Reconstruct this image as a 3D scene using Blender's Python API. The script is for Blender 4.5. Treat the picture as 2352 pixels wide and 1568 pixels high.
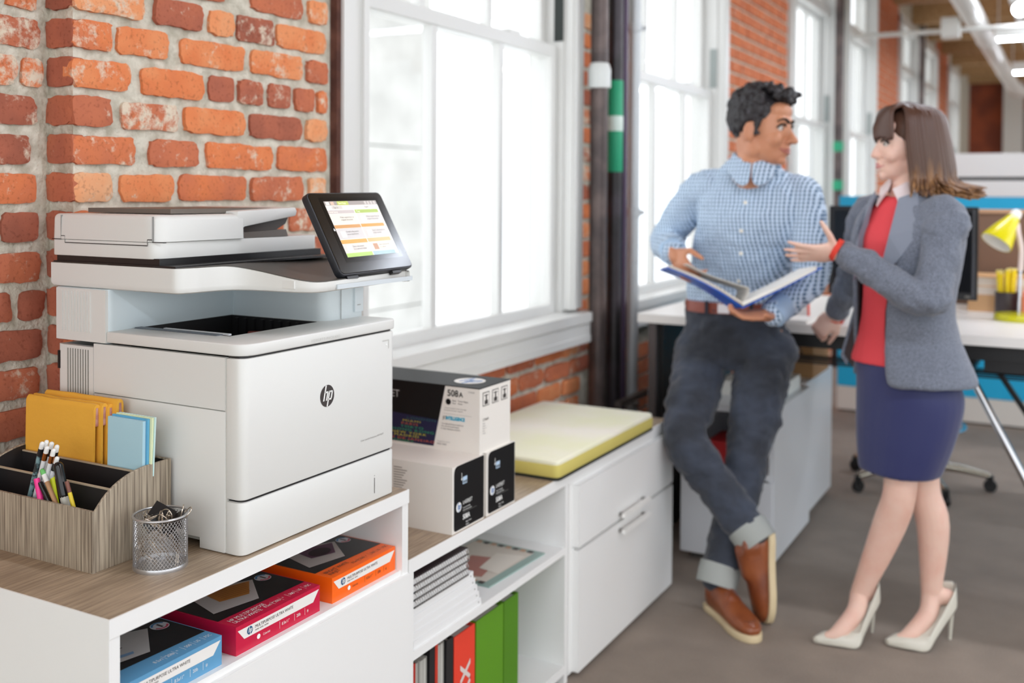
import bpy, bmesh, math, random
from mathutils import Vector, Matrix, noise
R = random.Random(7)
for o in list(bpy.data.objects): bpy.data.objects.remove(o)
S = bpy.context.scene
COL = S.collection
PI = math.pi
# ------------------------------------------------------------------ camera, world, exposure
FPX, CXP, HY = 2363.0, 1176.0, 445.0            # focal length in px, principal x, horizon y (2352 x 1568 frame)
PITCH, ROLL, CAMH = math.radians(1.2), math.radians(0.35), 1.392
YAW = math.atan((2470 - CXP) / FPX)
CYP = HY + FPX * math.tan(PITCH)
FW = Vector((-math.sin(YAW) * math.cos(PITCH), math.cos(YAW) * math.cos(PITCH), -math.sin(PITCH)))
_rt = Vector((math.cos(YAW), math.sin(YAW), 0)); _up = _rt.cross(FW)
RT = _rt * math.cos(ROLL) + _up * math.sin(ROLL)
UP = -_rt * math.sin(ROLL) + _up * math.cos(ROLL)
CAMP = Vector((0, 0, CAMH))
cd = bpy.data.cameras.new('camera'); cam = bpy.data.objects.new('camera', cd); COL.objects.link(cam)
cam.matrix_world = Matrix(((RT.x, UP.x, -FW.x, 0), (RT.y, UP.y, -FW.y, 0), (RT.z, UP.z, -FW.z, CAMH), (0, 0, 0, 1)))
cd.sensor_width = 36; cd.lens = FPX / 2352 * 36
cd.shift_y = -(784 - CYP) / 2352
cd.dof.use_dof = True; cd.dof.focus_distance = 1.86; cd.dof.aperture_fstop = 2.6
cd.clip_start = 0.05; cd.clip_end = 200
S.camera = cam
w = bpy.data.worlds.new('overcast_sky'); S.world = w; w.use_nodes = True
bg = w.node_tree.nodes['Background']; bg.inputs[0].default_value = (0.93, 0.97, 1.0, 1); bg.inputs[1].default_value = 1.75
S.view_settings.view_transform = 'Standard'; S.view_settings.look = 'None'
S.view_settings.exposure = 0.32; S.view_settings.gamma = 1.0; S.view_settings.use_curve_mapping = False

def area_light(name, loc, sx, sy, power, rot=(0, 0, 0), col=(1, .96, .9)):
    l = bpy.data.lights.new(name, 'AREA'); l.shape = 'RECTANGLE'; l.size = sx; l.size_y = sy; l.energy = power; l.color = col
    o = bpy.data.objects.new(name, l); COL.objects.link(o); o.location = loc; o.rotation_euler = rot
    return o

# pixel -> world point on a plane that is known
def ray(x, y): return FW + RT * ((x - CXP) / FPX) - UP * ((y - CYP) / FPX)
def onx(x, y, X): d = ray(x, y); return CAMP + d * (X / d.x)
def ony(x, y, Y): d = ray(x, y); return CAMP + d * (Y / d.y)
def onz(x, y, Z): d = ray(x, y); return CAMP + d * ((Z - CAMH) / d.z)

# ------------------------------------------------------------------ helpers
def lin(c):
    if isinstance(c, str): c = [int(c[i:i + 2], 16) / 255 for i in (1, 3, 5)]
    else: c = [v / 255 for v in c]
    return tuple(v / 12.92 if v <= .04045 else ((v + .055) / 1.055) ** 2.4 for v in c)
MATS = {}
def nodes_of(m):
    m.use_nodes = True; nt = m.node_tree; return nt, nt.nodes['Principled BSDF']
def mat(name, col, rough=.5, metal=0., spec=.5, var=None, bump=None, coat=0., emit=None, sss=0., sheen=0., stretch=None):
    if name in MATS: return MATS[name]
    m = bpy.data.materials.new(name); nt, b = nodes_of(m); L = nt.links; N = nt.nodes
    c = lin(col)
    b.inputs['Base Color'].default_value = (*c, 1); b.inputs['Roughness'].default_value = rough
    b.inputs['Metallic'].default_value = metal; b.inputs['Specular IOR Level'].default_value = spec
    b.inputs['Coat Weight'].default_value = coat
    if sheen: b.inputs['Sheen Weight'].default_value = sheen
    if sss:
        b.inputs['Subsurface Weight'].default_value = sss; b.inputs['Subsurface Radius'].default_value = (.02, .008, .004)
        b.inputs['Subsurface Scale'].default_value = 0.5
    if emit:
        b.inputs['Emission Color'].default_value = (*lin(emit[0]), 1); b.inputs['Emission Strength'].default_value = emit[1]
    if var or bump:
        tc = N.new('ShaderNodeTexCoord'); mp = N.new('ShaderNodeMapping'); L.new(tc.outputs['Object'], mp.inputs[0])
        if stretch: mp.inputs['Scale'].default_value = stretch
    if var:                       # (scale, other colour, lo, hi)
        n = N.new('ShaderNodeTexNoise'); n.inputs['Scale'].default_value = var[0]; n.inputs['Detail'].default_value = 5
        L.new(mp.outputs[0], n.inputs['Vector'])
        r = N.new('ShaderNodeValToRGB'); r.color_ramp.elements[0].position = var[2]; r.color_ramp.elements[1].position = var[3]
        r.color_ramp.elements[0].color = (*c, 1); r.color_ramp.elements[1].color = (*lin(var[1]), 1)
        L.new(n.outputs['Fac'], r.inputs[0]); L.new(r.outputs[0], b.inputs['Base Color'])
    if bump:                      # (scale, strength, distance)
        n2 = N.new('ShaderNodeTexNoise'); n2.inputs['Scale'].default_value = bump[0]; n2.inputs['Detail'].default_value = 4
        L.new(mp.outputs[0], n2.inputs['Vector'])
        bn = N.new('ShaderNodeBump'); bn.inputs['Strength'].default_value = bump[1]; bn.inputs['Distance'].default_value = bump[2]
        L.new(n2.outputs['Fac'], bn.inputs['Height']); L.new(bn.outputs[0], b.inputs['Normal'])
    MATS[name] = m; return m

WM = {}                                  # world matrix of each root (kept here, no depsgraph needed)
def wm(o): return WM.get(o.name, Matrix.Identity(4))
def tag(o, label=None, cat=None, group=None, kind=None):
    if label: o['label'] = label
    if cat: o['category'] = cat
    if group: o['group'] = group
    if kind: o['kind'] = kind
    return o
def thing(name, label, cat, loc=(0, 0, 0), rotz=0., group=None):
    o = bpy.data.objects.new(name, None); COL.objects.link(o); o.empty_display_size = .05
    o.location = loc; o.rotation_euler = (0, 0, rotz)
    WM[o.name] = Matrix.Translation(loc) @ Matrix.Rotation(rotz, 4, 'Z')
    return tag(o, label, cat, group)
def struct(name, loc=(0, 0, 0)):
    o = bpy.data.objects.new(name, None); COL.objects.link(o); o.location = loc
    WM[o.name] = Matrix.Translation(loc); o['kind'] = 'structure'; return o
def tomesh(src, name):
    if isinstance(src, bpy.types.Mesh): src.name = name; return src
    me = bpy.data.meshes.new(name); src.to_mesh(me); src.free(); return me
def obj(name, src, m, parent=None, smooth=None, local=False, recalc=True):
    """link one mesh; geometry is given in world space (or in the parent's space with local=True)"""
    if not isinstance(src, bpy.types.Mesh) and recalc: bmesh.ops.recalc_face_normals(src, faces=src.faces[:])
    me = tomesh(src, name)
    if m: me.materials.append(m)
    o = bpy.data.objects.new(name, me); COL.objects.link(o)
    if parent:
        if not local: me.transform(wm(parent).inverted())
        o.parent = parent; WM[o.name] = wm(parent).copy()
    else: 
        # origin at the base centre of a free mesh
        vs = [v.co for v in me.vertices]
        if vs:
            c = Vector(((min(v.x for v in vs) + max(v.x for v in vs)) / 2, (min(v.y for v in vs) + max(v.y for v in vs)) / 2, min(v.z for v in vs)))
            me.transform(Matrix.Translation(-c)); o.location = c; WM[o.name] = Matrix.Translation(c)
    if smooth is not None:
        if smooth is True: me.polygons.foreach_set('use_smooth', [True] * len(me.polygons))
        else: sharp(me, smooth)
    return o
def sharp(me, deg):
    me.polygons.foreach_set('use_smooth', [True] * len(me.polygons))
    bm = bmesh.new(); bm.from_mesh(me); a = math.radians(deg)
    for e in bm.edges:
        e.smooth = not (len(e.link_faces) == 2 and e.calc_face_angle(0) > a)
    bm.to_mesh(me); bm.free()
def copy_tree(o, loc=None, rotz=None, parent=None):
    c = o.copy(); COL.objects.link(c)
    if parent: c.parent = parent
    if loc is not None: c.location = loc
    if rotz is not None: c.rotation_euler = (0, 0, rotz)
    for ch in [x for x in o.children]: copy_tree(ch, None, None, c)
    return c
def NB(): return bmesh.new()
def addgeo(bm, vs, fs):
    bv = [bm.verts.new(v) for v in vs]
    for f in fs:
        try: bm.faces.new([bv[i] for i in f])
        except ValueError: pass
    return bv
def box(bm, x0, x1, y0, y1, z0, z1, M=None):
    vs = [Vector((x, y, z)) for z in (z0, z1) for y in (y0, y1) for x in (x0, x1)]
    if M: vs = [M @ v for v in vs]
    return addgeo(bm, vs, [(0, 2, 3, 1), (4, 5, 7, 6), (0, 1, 5, 4), (2, 6, 7, 3), (0, 4, 6, 2), (1, 3, 7, 5)])
def bev(bm, r, seg=2, ang=30):
    a = math.radians(ang)
    es = [e for e in bm.edges if len(e.link_faces) == 2 and e.calc_face_angle(0) > a]
    if es and r > 0: bmesh.ops.bevel(bm, geom=es, offset=r, segments=seg, affect='EDGES', profile=.5, clamp_overlap=True)
    return bm
def rbox(x0, x1, y0, y1, z0, z1, r=.003, seg=2, M=None):
    bm = NB(); box(bm, x0, x1, y0, y1, z0, z1); bev(bm, r, seg)
    if M: bm.transform(M)
    return bm
def prism(pts, axis, a, b, r=0, seg=2, bm=None):
    """extrude a polygon; axis z: pts (x,y); axis y: pts (x,z); axis x: pts (y,z)"""
    bm = bm or NB()
    def P(p, t):
        return (p[0], p[1], t) if axis == 'z' else (p[0], t, p[1]) if axis == 'y' else (t, p[0], p[1])
    n = len(pts)
    vs = [P(p, a) for p in pts] + [P(p, b) for p in pts]
    addgeo(bm, vs, [tuple(range(n))[::-1], tuple(range(n, 2 * n))] + [(i, (i + 1) % n, n + (i + 1) % n, n + i) for i in range(n)])
    if r: bmesh.ops.recalc_face_normals(bm, faces=bm.faces[:]); bev(bm, r, seg)
    return bm
def rounded(pts, radii, seg=6):
    """round the corners of a 2D polygon"""
    out = []; n = len(pts)
    for i in range(n):
        p = Vector(pts[i]); a = Vector(pts[i - 1]); b = Vector(pts[(i + 1) % n]); r = radii[i] if isinstance(radii, (list, tuple)) else radii
        if r <= 0: out.append(tuple(p)); continue
        u = (a - p).normalized(); v = (b - p).normalized()
        ang = u.angle(v); d = min(r / math.tan(ang / 2), (a - p).length * .49, (b - p).length * .49)
        for k in range(seg + 1):
            t = k / seg; q = (p + u * d) * (1 - t) ** 2 + p * 2 * t * (1 - t) + (p + v * d) * t * t
            out.append((q.x, q.y))
    return out
def catmull(pts, n):
    pts = [tuple(p) for p in pts]; out = []
    P = [pts[0]] + pts + [pts[-1]]
    for i in range(1, len(P) - 2):
        for k in range(n):
            t = k / n; t2 = t * t; t3 = t2 * t
            out.append(tuple(.5 * (2 * b + (c - a) * t + (2 * a - 5 * b + 4 * c - d) * t2 + (-a + 3 * b - 3 * c + d) * t3)
                             for a, b, c, d in zip(P[i - 1], P[i], P[i + 1], P[i + 2])))
    out.append(pts[-1]); return out
def tube(pts, rad, seg=10, caps=True, bm=None, squash=None, dome=False, up0=None):
    """sweep a circle (or an ellipse: squash = width factor across the first frame axis) along points"""
    bm = bm or NB(); P = [Vector(p) for p in pts]; n = len(P)
    rr = rad if isinstance(rad, (list, tuple)) else [rad] * n
    T = [(P[min(i + 1, n - 1)] - P[max(i - 1, 0)]).normalized() for i in range(n)]
    u = Vector(up0) if up0 else (Vector((0, 0, 1)) if abs(T[0].z) < .9 else Vector((1, 0, 0)))
    u = (u - T[0] * u.dot(T[0])).normalized(); rings = []
    if dome:
        k = 4; P2 = []; R2 = []; T2 = []
        for j in range(k): a = PI / 2 * j / k; P2.append(P[0] - T[0] * rr[0] * math.cos(a)); R2.append(max(rr[0] * math.sin(a), 1e-5)); T2.append(T[0])
        P2 += P; R2 += list(rr); T2 += T
        for j in range(k - 1, -1, -1): a = PI / 2 * j / k; P2.append(P[-1] + T[-1] * rr[-1] * math.cos(a)); R2.append(max(rr[-1] * math.sin(a), 1e-5)); T2.append(T[-1])
        P, rr, T = P2, R2, T2; n = len(P)
    for i in range(n):
        u = (u - T[i] * u.dot(T[i]))
        u = u.normalized() if u.length > 1e-6 else T[i].orthogonal().normalized()
        v = T[i].cross(u); r = rr[i]; q = (squash[i] if isinstance(squash, (list, tuple)) else squash) if squash else 1
        rings.append([bm.verts.new(P[i] + u * (math.cos(2 * PI * k / seg) * r * q) + v * (math.sin(2 * PI * k / seg) * r)) for k in range(seg)])
    for i in range(n - 1):
        for k in range(seg):
            bm.faces.new((rings[i][k], rings[i][(k + 1) % seg], rings[i + 1][(k + 1) % seg], rings[i + 1][k]))
    if caps:
        bm.faces.new(rings[0][::-1]); bm.faces.new(rings[-1])
    return bm
def lathe(prof, c=(0, 0, 0), seg=32, bm=None, M=None, closed=False):
    """profile of (radius, height); closed joins the last point to the first (solid of revolution)"""
    bm = bm or NB(); rings = []
    for r, z in prof:
        rings.append([bm.verts.new((c[0] + r * math.cos(2 * PI * k / seg), c[1] + r * math.sin(2 * PI * k / seg), c[2] + z)) for k in range(seg)])
    n = len(rings)
    for i in range(n if closed else n - 1):
        a, b = rings[i], rings[(i + 1) % n]
        for k in range(seg): bm.faces.new((a[k], a[(k + 1) % seg], b[(k + 1) % seg], b[k]))
    if not closed:
        bm.faces.new(rings[0][::-1]); bm.faces.new(rings[-1])
    if M: bmesh.ops.transform(bm, matrix=M, verts=bm.verts[:])
    return bm
def ell(bm, c, r, rot=None, seg=16, rings=10):
    m = Matrix.Translation(c) @ (rot.to_4x4() if rot else Matrix.Identity(4)) @ Matrix.Diagonal((r[0], r[1], r[2], 1))
    bmesh.ops.create_uvsphere(bm, u_segments=seg, v_segments=rings, radius=1, matrix=m)
def evaluated(me, mods):
    """apply modifiers to a mesh through the depsgraph"""
    t = bpy.data.objects.new('tmp', me); COL.objects.link(t)
    for typ, kw in mods:
        md = t.modifiers.new('m', typ)
        for k, v in kw.items(): setattr(md, k, v)
    dg = bpy.context.evaluated_depsgraph_get(); dg.update()
    out = bpy.data.meshes.new_from_object(t.evaluated_get(dg))
    bpy.data.objects.remove(t); bpy.data.meshes.remove(me); return out
def fuse(bm, voxel, it=4, fac=.5, dec=None):
    """overlapping closed pieces -> one continuous smooth surface"""
    me = bpy.data.meshes.new('tmp'); bmesh.ops.recalc_face_normals(bm, faces=bm.faces[:]); bm.to_mesh(me); bm.free()
    mods = [('REMESH', dict(mode='VOXEL', voxel_size=voxel)), ('SMOOTH', dict(iterations=it, factor=fac))]
    if dec: mods.append(('DECIMATE', dict(ratio=dec)))
    return evaluated(me, mods)
def frame(origin, xa, ya):
    """matrix with local x along xa, y along ya, z = normal"""
    x = Vector(xa).normalized(); y = Vector(ya); y = (y - x * y.dot(x)).normalized(); z = x.cross(y)
    return Matrix(((x.x, y.x, z.x, origin[0]), (x.y, y.y, z.y, origin[1]), (x.z, y.z, z.z, origin[2]), (0, 0, 0, 1)))
def text(s, size, M, m, parent, name='lettering', align='LEFT', sx=1., shear=0., bold=0., spacing=1.):
    cu = bpy.data.curves.new('txt', 'FONT'); cu.body = s; cu.size = size; cu.align_x = align; cu.shear = shear; cu.offset = bold; cu.space_character = spacing
    cu.resolution_u = 3
    t = bpy.data.objects.new('txt', cu); me = bpy.data.meshes.new_from_object(t); bpy.data.objects.remove(t); bpy.data.curves.remove(cu)
    me.transform(M @ Matrix.Diagonal((sx, 1, 1, 1)))
    return obj(name, me, m, parent)
def flat(pts, M, m, parent, name):
    """flat print: polygon in the plane of M, lifted slightly"""
    bm = NB(); bm.faces.new([bm.verts.new(M @ Vector((p[0], p[1], p[2] if len(p) > 2 else 0))) for p in pts]); return obj(name, bm, m, parent, recalc=False)
def circ(cx, cy, rx, ry=None, n=28, z=0): 
    ry = ry or rx; return [(cx + rx * math.cos(2 * PI * k / n), cy + ry * math.sin(2 * PI * k / n), z) for k in range(n)]
def rect(x0, x1, y0, y1, z=0): return [(x0, y0, z), (x1, y0, z), (x1, y1, z), (x0, y1, z)]
# ------------------------------------------------------------------ the room shell
WX = -1.78                    # inner face of the window wall
# carpet: taupe with a fine weave and narrow tan stripes across the room
def carpet():
    m = bpy.data.materials.new('carpet'); nt, b = nodes_of(m); L = nt.links; N = nt.nodes
    tc = N.new('ShaderNodeTexCoord'); sp = N.new('ShaderNodeSeparateXYZ'); L.new(tc.outputs['Object'], sp.inputs[0])
    n = N.new('ShaderNodeTexNoise'); n.inputs['Scale'].default_value = 6; n.inputs['Detail'].default_value = 6; L.new(tc.outputs['Object'], n.inputs['Vector'])
    n2 = N.new('ShaderNodeTexNoise'); n2.inputs['Scale'].default_value = 220; n2.inputs['Detail'].default_value = 3; L.new(tc.outputs['Object'], n2.inputs['Vector'])
    r = N.new('ShaderNodeValToRGB'); r.color_ramp.elements[0].position = .3; r.color_ramp.elements[1].position = .7
    r.color_ramp.elements[0].color = (*lin('#74665a'), 1); r.color_ramp.elements[1].color = (*lin('#948475'), 1)
    mx = N.new('ShaderNodeMix'); mx.data_type = 'FLOAT'; mx.inputs[0].default_value = .5
    L.new(n.outputs['Fac'], mx.inputs[2]); L.new(n2.outputs['Fac'], mx.inputs[3]); L.new(mx.outputs[0], r.inputs[0])
    # stripes: modulo along y
    def M(op, *a):
        k = N.new('ShaderNodeMath'); k.operation = op
        for i, v in enumerate(a):
            if isinstance(v, (int, float)): k.inputs[i].default_value = v
            else: L.new(v, k.inputs[i])
        return k.outputs[0]
    wob = M('MULTIPLY', n.outputs['Fac'], .02)
    s = None
    for y0 in (4.08, 4.43, 6.05, 6.4):
        d = M('ABSOLUTE', M('SUBTRACT', M('ADD', sp.outputs[1], wob), y0)); k = M('LESS_THAN', d, .022)
        s = k if s is None else M('MAXIMUM', s, k)
    m2 = N.new('ShaderNodeMix'); m2.data_type = 'RGBA'; L.new(M('MULTIPLY', s, .8), m2.inputs[0]); L.new(r.outputs[0], m2.inputs[6]); m2.inputs[7].default_value = (*lin('#bd9a70'), 1)
    far = M('GREATER_THAN', sp.outputs[1], 4.62)  # paler carpet beyond: glare from the far windows put into the colour
    m3 = N.new('ShaderNodeMix'); m3.data_type = 'RGBA'; L.new(far, m3.inputs[0]); L.new(m2.outputs[2], m3.inputs[6]); m3.inputs[7].default_value = (*lin('#ac9d8f'), 1)
    L.new(m3.outputs[2], b.inputs['Base Color']); b.inputs['Roughness'].default_value = .95; b.inputs['Specular IOR Level'].default_value = .15
    bn = N.new('ShaderNodeBump'); bn.inputs['Strength'].default_value = .5; bn.inputs['Distance'].default_value = .004
    L.new(n2.outputs['Fac'], bn.inputs['Height']); L.new(bn.outputs[0], b.inputs['Normal'])
    b.inputs['Sheen Weight'].default_value = .25
    return m
bm = NB(); box(bm, -1.95, 6.5, -4, 21.5, -.15, 0)
tag(obj('floor', bm, carpet()), kind='structure')
# timber ceiling: joists on planks
mwood = mat('ceiling_timber', '#c4a074', .6, var=(3, '#a07c50', .35, .7), stretch=(8, .6, 8))
bm = NB(); box(bm, -2.1, 6.5, -4, 21.5, 3.75, 3.9)
ceil = tag(obj('ceiling', bm, mwood), kind='structure')
jb = NB(); box(jb, -1.95, 6.5, -.07, .07, 3.5, 3.76)
jme = tomesh(jb, 'joist'); jme.materials.append(mwood)
for k in range(17):
    j = bpy.data.objects.new('joist', jme); COL.objects.link(j); j.parent = ceil
    j.location = Vector((0, -3 + 1.5 * k, 0)) - Vector(ceil.location)

# ---- mortar + bricks
def brick_mat():
    m = bpy.data.materials.new('brick'); nt, b = nodes_of(m); L = nt.links; N = nt.nodes
    oi = N.new('ShaderNodeObjectInfo'); tc = N.new('ShaderNodeTexCoord')
    at = N.new('ShaderNodeAttribute'); at.attribute_type = 'OBJECT'; at.attribute_name = 'hue'
    at2 = N.new('ShaderNodeAttribute'); at2.attribute_type = 'OBJECT'; at2.attribute_name = 'lime'
    r = N.new('ShaderNodeValToRGB'); cr = r.color_ramp
    stops = [(0, '#8f5646'), (.2, '#ae6650'), (.45, '#c97655'), (.62, '#de8152'), (.8, '#e79a6a'), (1, '#e3b48d')]
    cr.elements[0].position = 0; cr.elements[0].color = (*lin(stops[0][1]), 1); cr.elements[1].position = 1; cr.elements[1].color = (*lin(stops[-1][1]), 1)
    for p, c in stops[1:-1]: e = cr.elements.new(p); e.color = (*lin(c), 1)
    off = N.new('ShaderNodeVectorMath'); off.operation = 'ADD'; L.new(tc.outputs['Object'], off.inputs[0])
    sc = N.new('ShaderNodeVectorMath'); sc.operation = 'SCALE'; L.new(oi.outputs['Location'], sc.inputs[0]); sc.inputs['Scale'].default_value = 3.7
    L.new(sc.outputs[0], off.inputs[1])
    n = N.new('ShaderNodeTexNoise'); n.inputs['Scale'].default_value = 14; n.inputs['Detail'].default_value = 6; L.new(off.outputs[0], n.inputs['Vector'])
    a = N.new('ShaderNodeMath'); a.operation = 'MULTIPLY_ADD'; L.new(n.outputs['Fac'], a.inputs[0]); a.inputs[1].default_value = .45
    s = N.new('ShaderNodeMath'); s.operation = 'SUBTRACT'; L.new(at.outputs['Fac'], s.inputs[0]); s.inputs[1].default_value = .22; L.new(s.outputs[0], a.inputs[2])
    L.new(a.outputs[0], r.inputs[0])
    # lime bloom and fine specks
    n2 = N.new('ShaderNodeTexNoise'); n2.inputs['Scale'].default_value = 26; n2.inputs['Detail'].default_value = 8; n2.inputs['Roughness'].default_value = .7; L.new(off.outputs[0], n2.inputs['Vector'])
    th = N.new('ShaderNodeMath'); th.operation = 'MULTIPLY_ADD'; L.new(at2.outputs['Fac'], th.inputs[0]); th.inputs[1].default_value = .25; L.new(n2.outputs['Fac'], th.inputs[2])
    rr = N.new('ShaderNodeValToRGB'); rr.color_ramp.elements[0].position = .64; rr.color_ramp.elements[1].position = .78; L.new(th.outputs[0], rr.inputs[0])
    mx = N.new('ShaderNodeMix'); mx.data_type = 'RGBA'; L.new(rr.outputs[0], mx.inputs[0]); L.new(r.outputs[0], mx.inputs[6]); mx.inputs[7].default_value = (*lin('#dccdb8'), 1)
    n3 = N.new('ShaderNodeTexNoise'); n3.inputs['Scale'].default_value = 120; n3.inputs['Detail'].default_value = 4; L.new(off.outputs[0], n3.inputs['Vector'])
    r3 = N.new('ShaderNodeValToRGB'); r3.color_ramp.elements[0].position = .3; r3.color_ramp.elements[0].color = (.35, .3, .28, 1); r3.color_ramp.elements[1].position = .45; L.new(n3.outputs['Fac'], r3.inputs[0])
    m4 = N.new('ShaderNodeMix'); m4.data_type = 'RGBA'; m4.blend_type = 'MULTIPLY'; m4.inputs[0].default_value = .4; L.new(mx.outputs[2], m4.inputs[6]); L.new(r3.outputs[0], m4.inputs[7])
    L.new(m4.outputs[2], b.inputs['Base Color']); b.inputs['Roughness'].default_value = .9; b.inputs['Specular IOR Level'].default_value = .2
    bn = N.new('ShaderNodeBump'); bn.inputs['Strength'].default_value = .6; bn.inputs['Distance'].default_value = .004
    L.new(n2.outputs['Fac'], bn.inputs['Height']); L.new(bn.outputs[0], b.inputs['Normal'])
    return m
MBRICK = brick_mat()
MMORT = mat('mortar', '#d8d3c4', .95, spec=.1, var=(30, '#b3ad9c', .38, .66), bump=(90, 1., .006))
def rough_brick(seed, L_, H_, D_):
    """a worn brick: box grid with ragged, chipped edges. x = depth (outward), y = length, z = height, centred"""
    rr = random.Random(seed); bm = NB(); ny, nz = max(4, int(L_ / .012)), 6
    def P(u, v, lift):
        y = (u - .5) * L_; z = (v - .5) * H_
        q = Vector((seed * 3.1, y * 55, z * 55)); k = noise.noise_vector(q); k2 = noise.noise_vector(q * .35 + Vector((9, 9, 9)))
        k3 = noise.noise_vector(q * 2.3); y += k.y * .0035 + k2.y * .004 + k3.y * .0016; z += k.z * .003 + k2.z * .003 + k3.z * .0014
        cu = min(u, 1 - u) * L_; cv = min(v, 1 - v) * H_
        rc = .009 + .006 * abs(k2.x)                                  # rounded corners
        if cu < rc and cv < rc:
            s = .35; y -= math.copysign((rc - cu) * s, u - .5); z -= math.copysign((rc - cv) * s, v - .5)
        x = D_ / 2 * lift + (k.x * .0012 + k2.x * .0022 if lift > 0 else 0) - (.003 if lift > 0 and (u in (0, 1) or v in (0, 1)) else 0)
        return (x, y, z)
    F = [[bm.verts.new(P(i / ny, j / nz, 1)) for j in range(nz + 1)] for i in range(ny + 1)]
    for i in range(ny):
        for j in range(nz): bm.faces.new((F[i][j], F[i + 1][j], F[i + 1][j + 1], F[i][j + 1]))
    rim = [F[i][0] for i in range(ny + 1)] + [F[ny][j] for j in range(1, nz + 1)] + [F[i][nz] for i in range(ny - 1, -1, -1)] + [F[0][j] for j in range(nz - 1, 0, -1)]
    back = [bm.verts.new((-D_ / 2, v.co.y, v.co.z)) for v in rim]; n = len(rim)
    for k in range(n): bm.faces.new((rim[k], back[k], back[(k + 1) % n], rim[(k + 1) % n]))
    bm.faces.new(back); bmesh.ops.recalc_face_normals(bm, faces=bm.faces[:])
    me = tomesh(bm, 'brick'); me.materials.append(MBRICK); me.polygons.foreach_set('use_smooth', [True] * len(me.polygons)); sharp(me, 50); return me
BCACHE = {}
NBRICK = [0]
def brick(parent, x, y0, y1, z0, z1, hue=None, lime=None, rot=0., D=.03):
    """face at x (or, rot = -90deg, facing -y)"""
    Lq = max(.03, round((y1 - y0) / .012) * .012); Hq = round((z1 - z0) / .004) * .004
    key = (Lq, Hq, R.randrange(3))
    if key not in BCACHE: BCACHE[key] = rough_brick(len(BCACHE) + 1, Lq, Hq, D)
    o = bpy.data.objects.new('brick', BCACHE[key]); COL.objects.link(o); o.parent = parent; NBRICK[0] += 1
    return o, Lq, Hq, D, hue, lime
def put(t, loc, rotz=0):
    o, L_, H_, D, hue, lime = t
    o.location = loc; o.rotation_euler = (R.uniform(-.01, .01), R.uniform(-.012, .012), rotz)
    o['hue'] = R.choice([.2, .3, .45, .55, .6, .65, .7, .75, .35, .9]) if hue is None else hue
    o['lime'] = (R.random() ** 2) * .8 if lime is None else lime
CH = .0786; PZ0 = .012                     # course height
wl = struct('wall_left')
# mortar backing, cut around the windows
WINS = [(2.25, 3.81), (4.24, 5.80), (7.26, 8.83), (9.25, 10.82), (12.32, 13.9), (14.35, 15.9), (17.4, 19)]
WZ0, WZ1 = .80, 3.45
MX = WX - .012
bm = NB()
prev = 1.410
for a, b_ in WINS:
    box(bm, WX - .19, MX, prev, a, 0, 3.75)
    box(bm, WX - .19, MX, a, b_, 0, WZ0); box(bm, WX - .19, MX, a, b_, WZ1, 3.75); prev = b_
box(bm, WX - .19, MX, prev, 21.5, 0, 3.75)
box(bm, WX - .19, WX - .085, -4, 1.410, 0, 3.75)
pass
obj('mortar', bm, MMORT, wl)
DB = .03
def front_brick(y0, y1, zc, h, hue=None, lime=None, X=WX):
    t = brick(wl, X, y0, y1, zc - h / 2, zc + h / 2, hue, lime, D=DB)
    put(t, (X - DB / 2 + R.uniform(-.002, .003), (y0 + y1) / 2, zc + R.uniform(-.0015, .0015)))
def ret_brick(x0, x1, zc, h, hue=None):
    t = brick(wl, 0, x0, x1, zc - h / 2, zc + h / 2, hue, .05, D=DB)
    put(t, ((x0 + x1) / 2, 1.400 + DB / 2, zc), -PI / 2)
BH = .0605
def rowz(v3): return onx(172, v3 / 3, WX).z       # row height from a pixel on the corner line (in thirds of a pixel)
rows = {}
zref = (rowz(650) + rowz(860)) / 2             # course R3
def rz(k): return zref + (3 - k) * CH          # k counts downward
# courses read off the photograph, (x0, x1, hue, lime) in thirds of a pixel; hue 0 dark .. 1 pale
PH = {
 -1: [(1740, 2095, .35, .3), (2135, 2262, .75, .5)],
 0: [(515, 1005, .8, .7), (1075, 1405, .25, .2), (1445, 1632, .8, .2), (1648, 1900, .12, .6), (1922, 2250, .72, .2)],
 1: [(515, 780, .55, .5), (820, 1175, .68, .2), (1255, 1702, .66, .2), (1738, 2095, .72, .5), (2122, 2262, .4, .2)],
 2: [(515, 905, .62, .5), (990, 1405, .66, .1), (1447, 1628, .2, .1), (1650, 1818, .25, .5), (1858, 2010, .2, .5), (2042, 2172, .35, .2), (2200, 2252, .6, .3)],
 3: [(515, 775, .38, .1), (850, 1240, .42, .85), (1277, 1697, .68, .1), (1740, 2085, .18, .1), (2117, 2262, .85, .1)],
 4: [(515, 945, .5, .4), (1032, 1382, .42, .2), (1432, 1895, .6, .3), (1927, 2258, .52, .3)],
 5: [(515, 785, .9, .4), (852, 1203, .7, .1), (1253, 1706, .5, .1), (1740, 2093, .4, .4), (2135, 2258, .9, .5)],
 6: [(515, 900, .5, .3), (960, 1380, .4, .3), (1420, 1960, .5, .3), (2012, 2215, .4, .6)],
}
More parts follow.
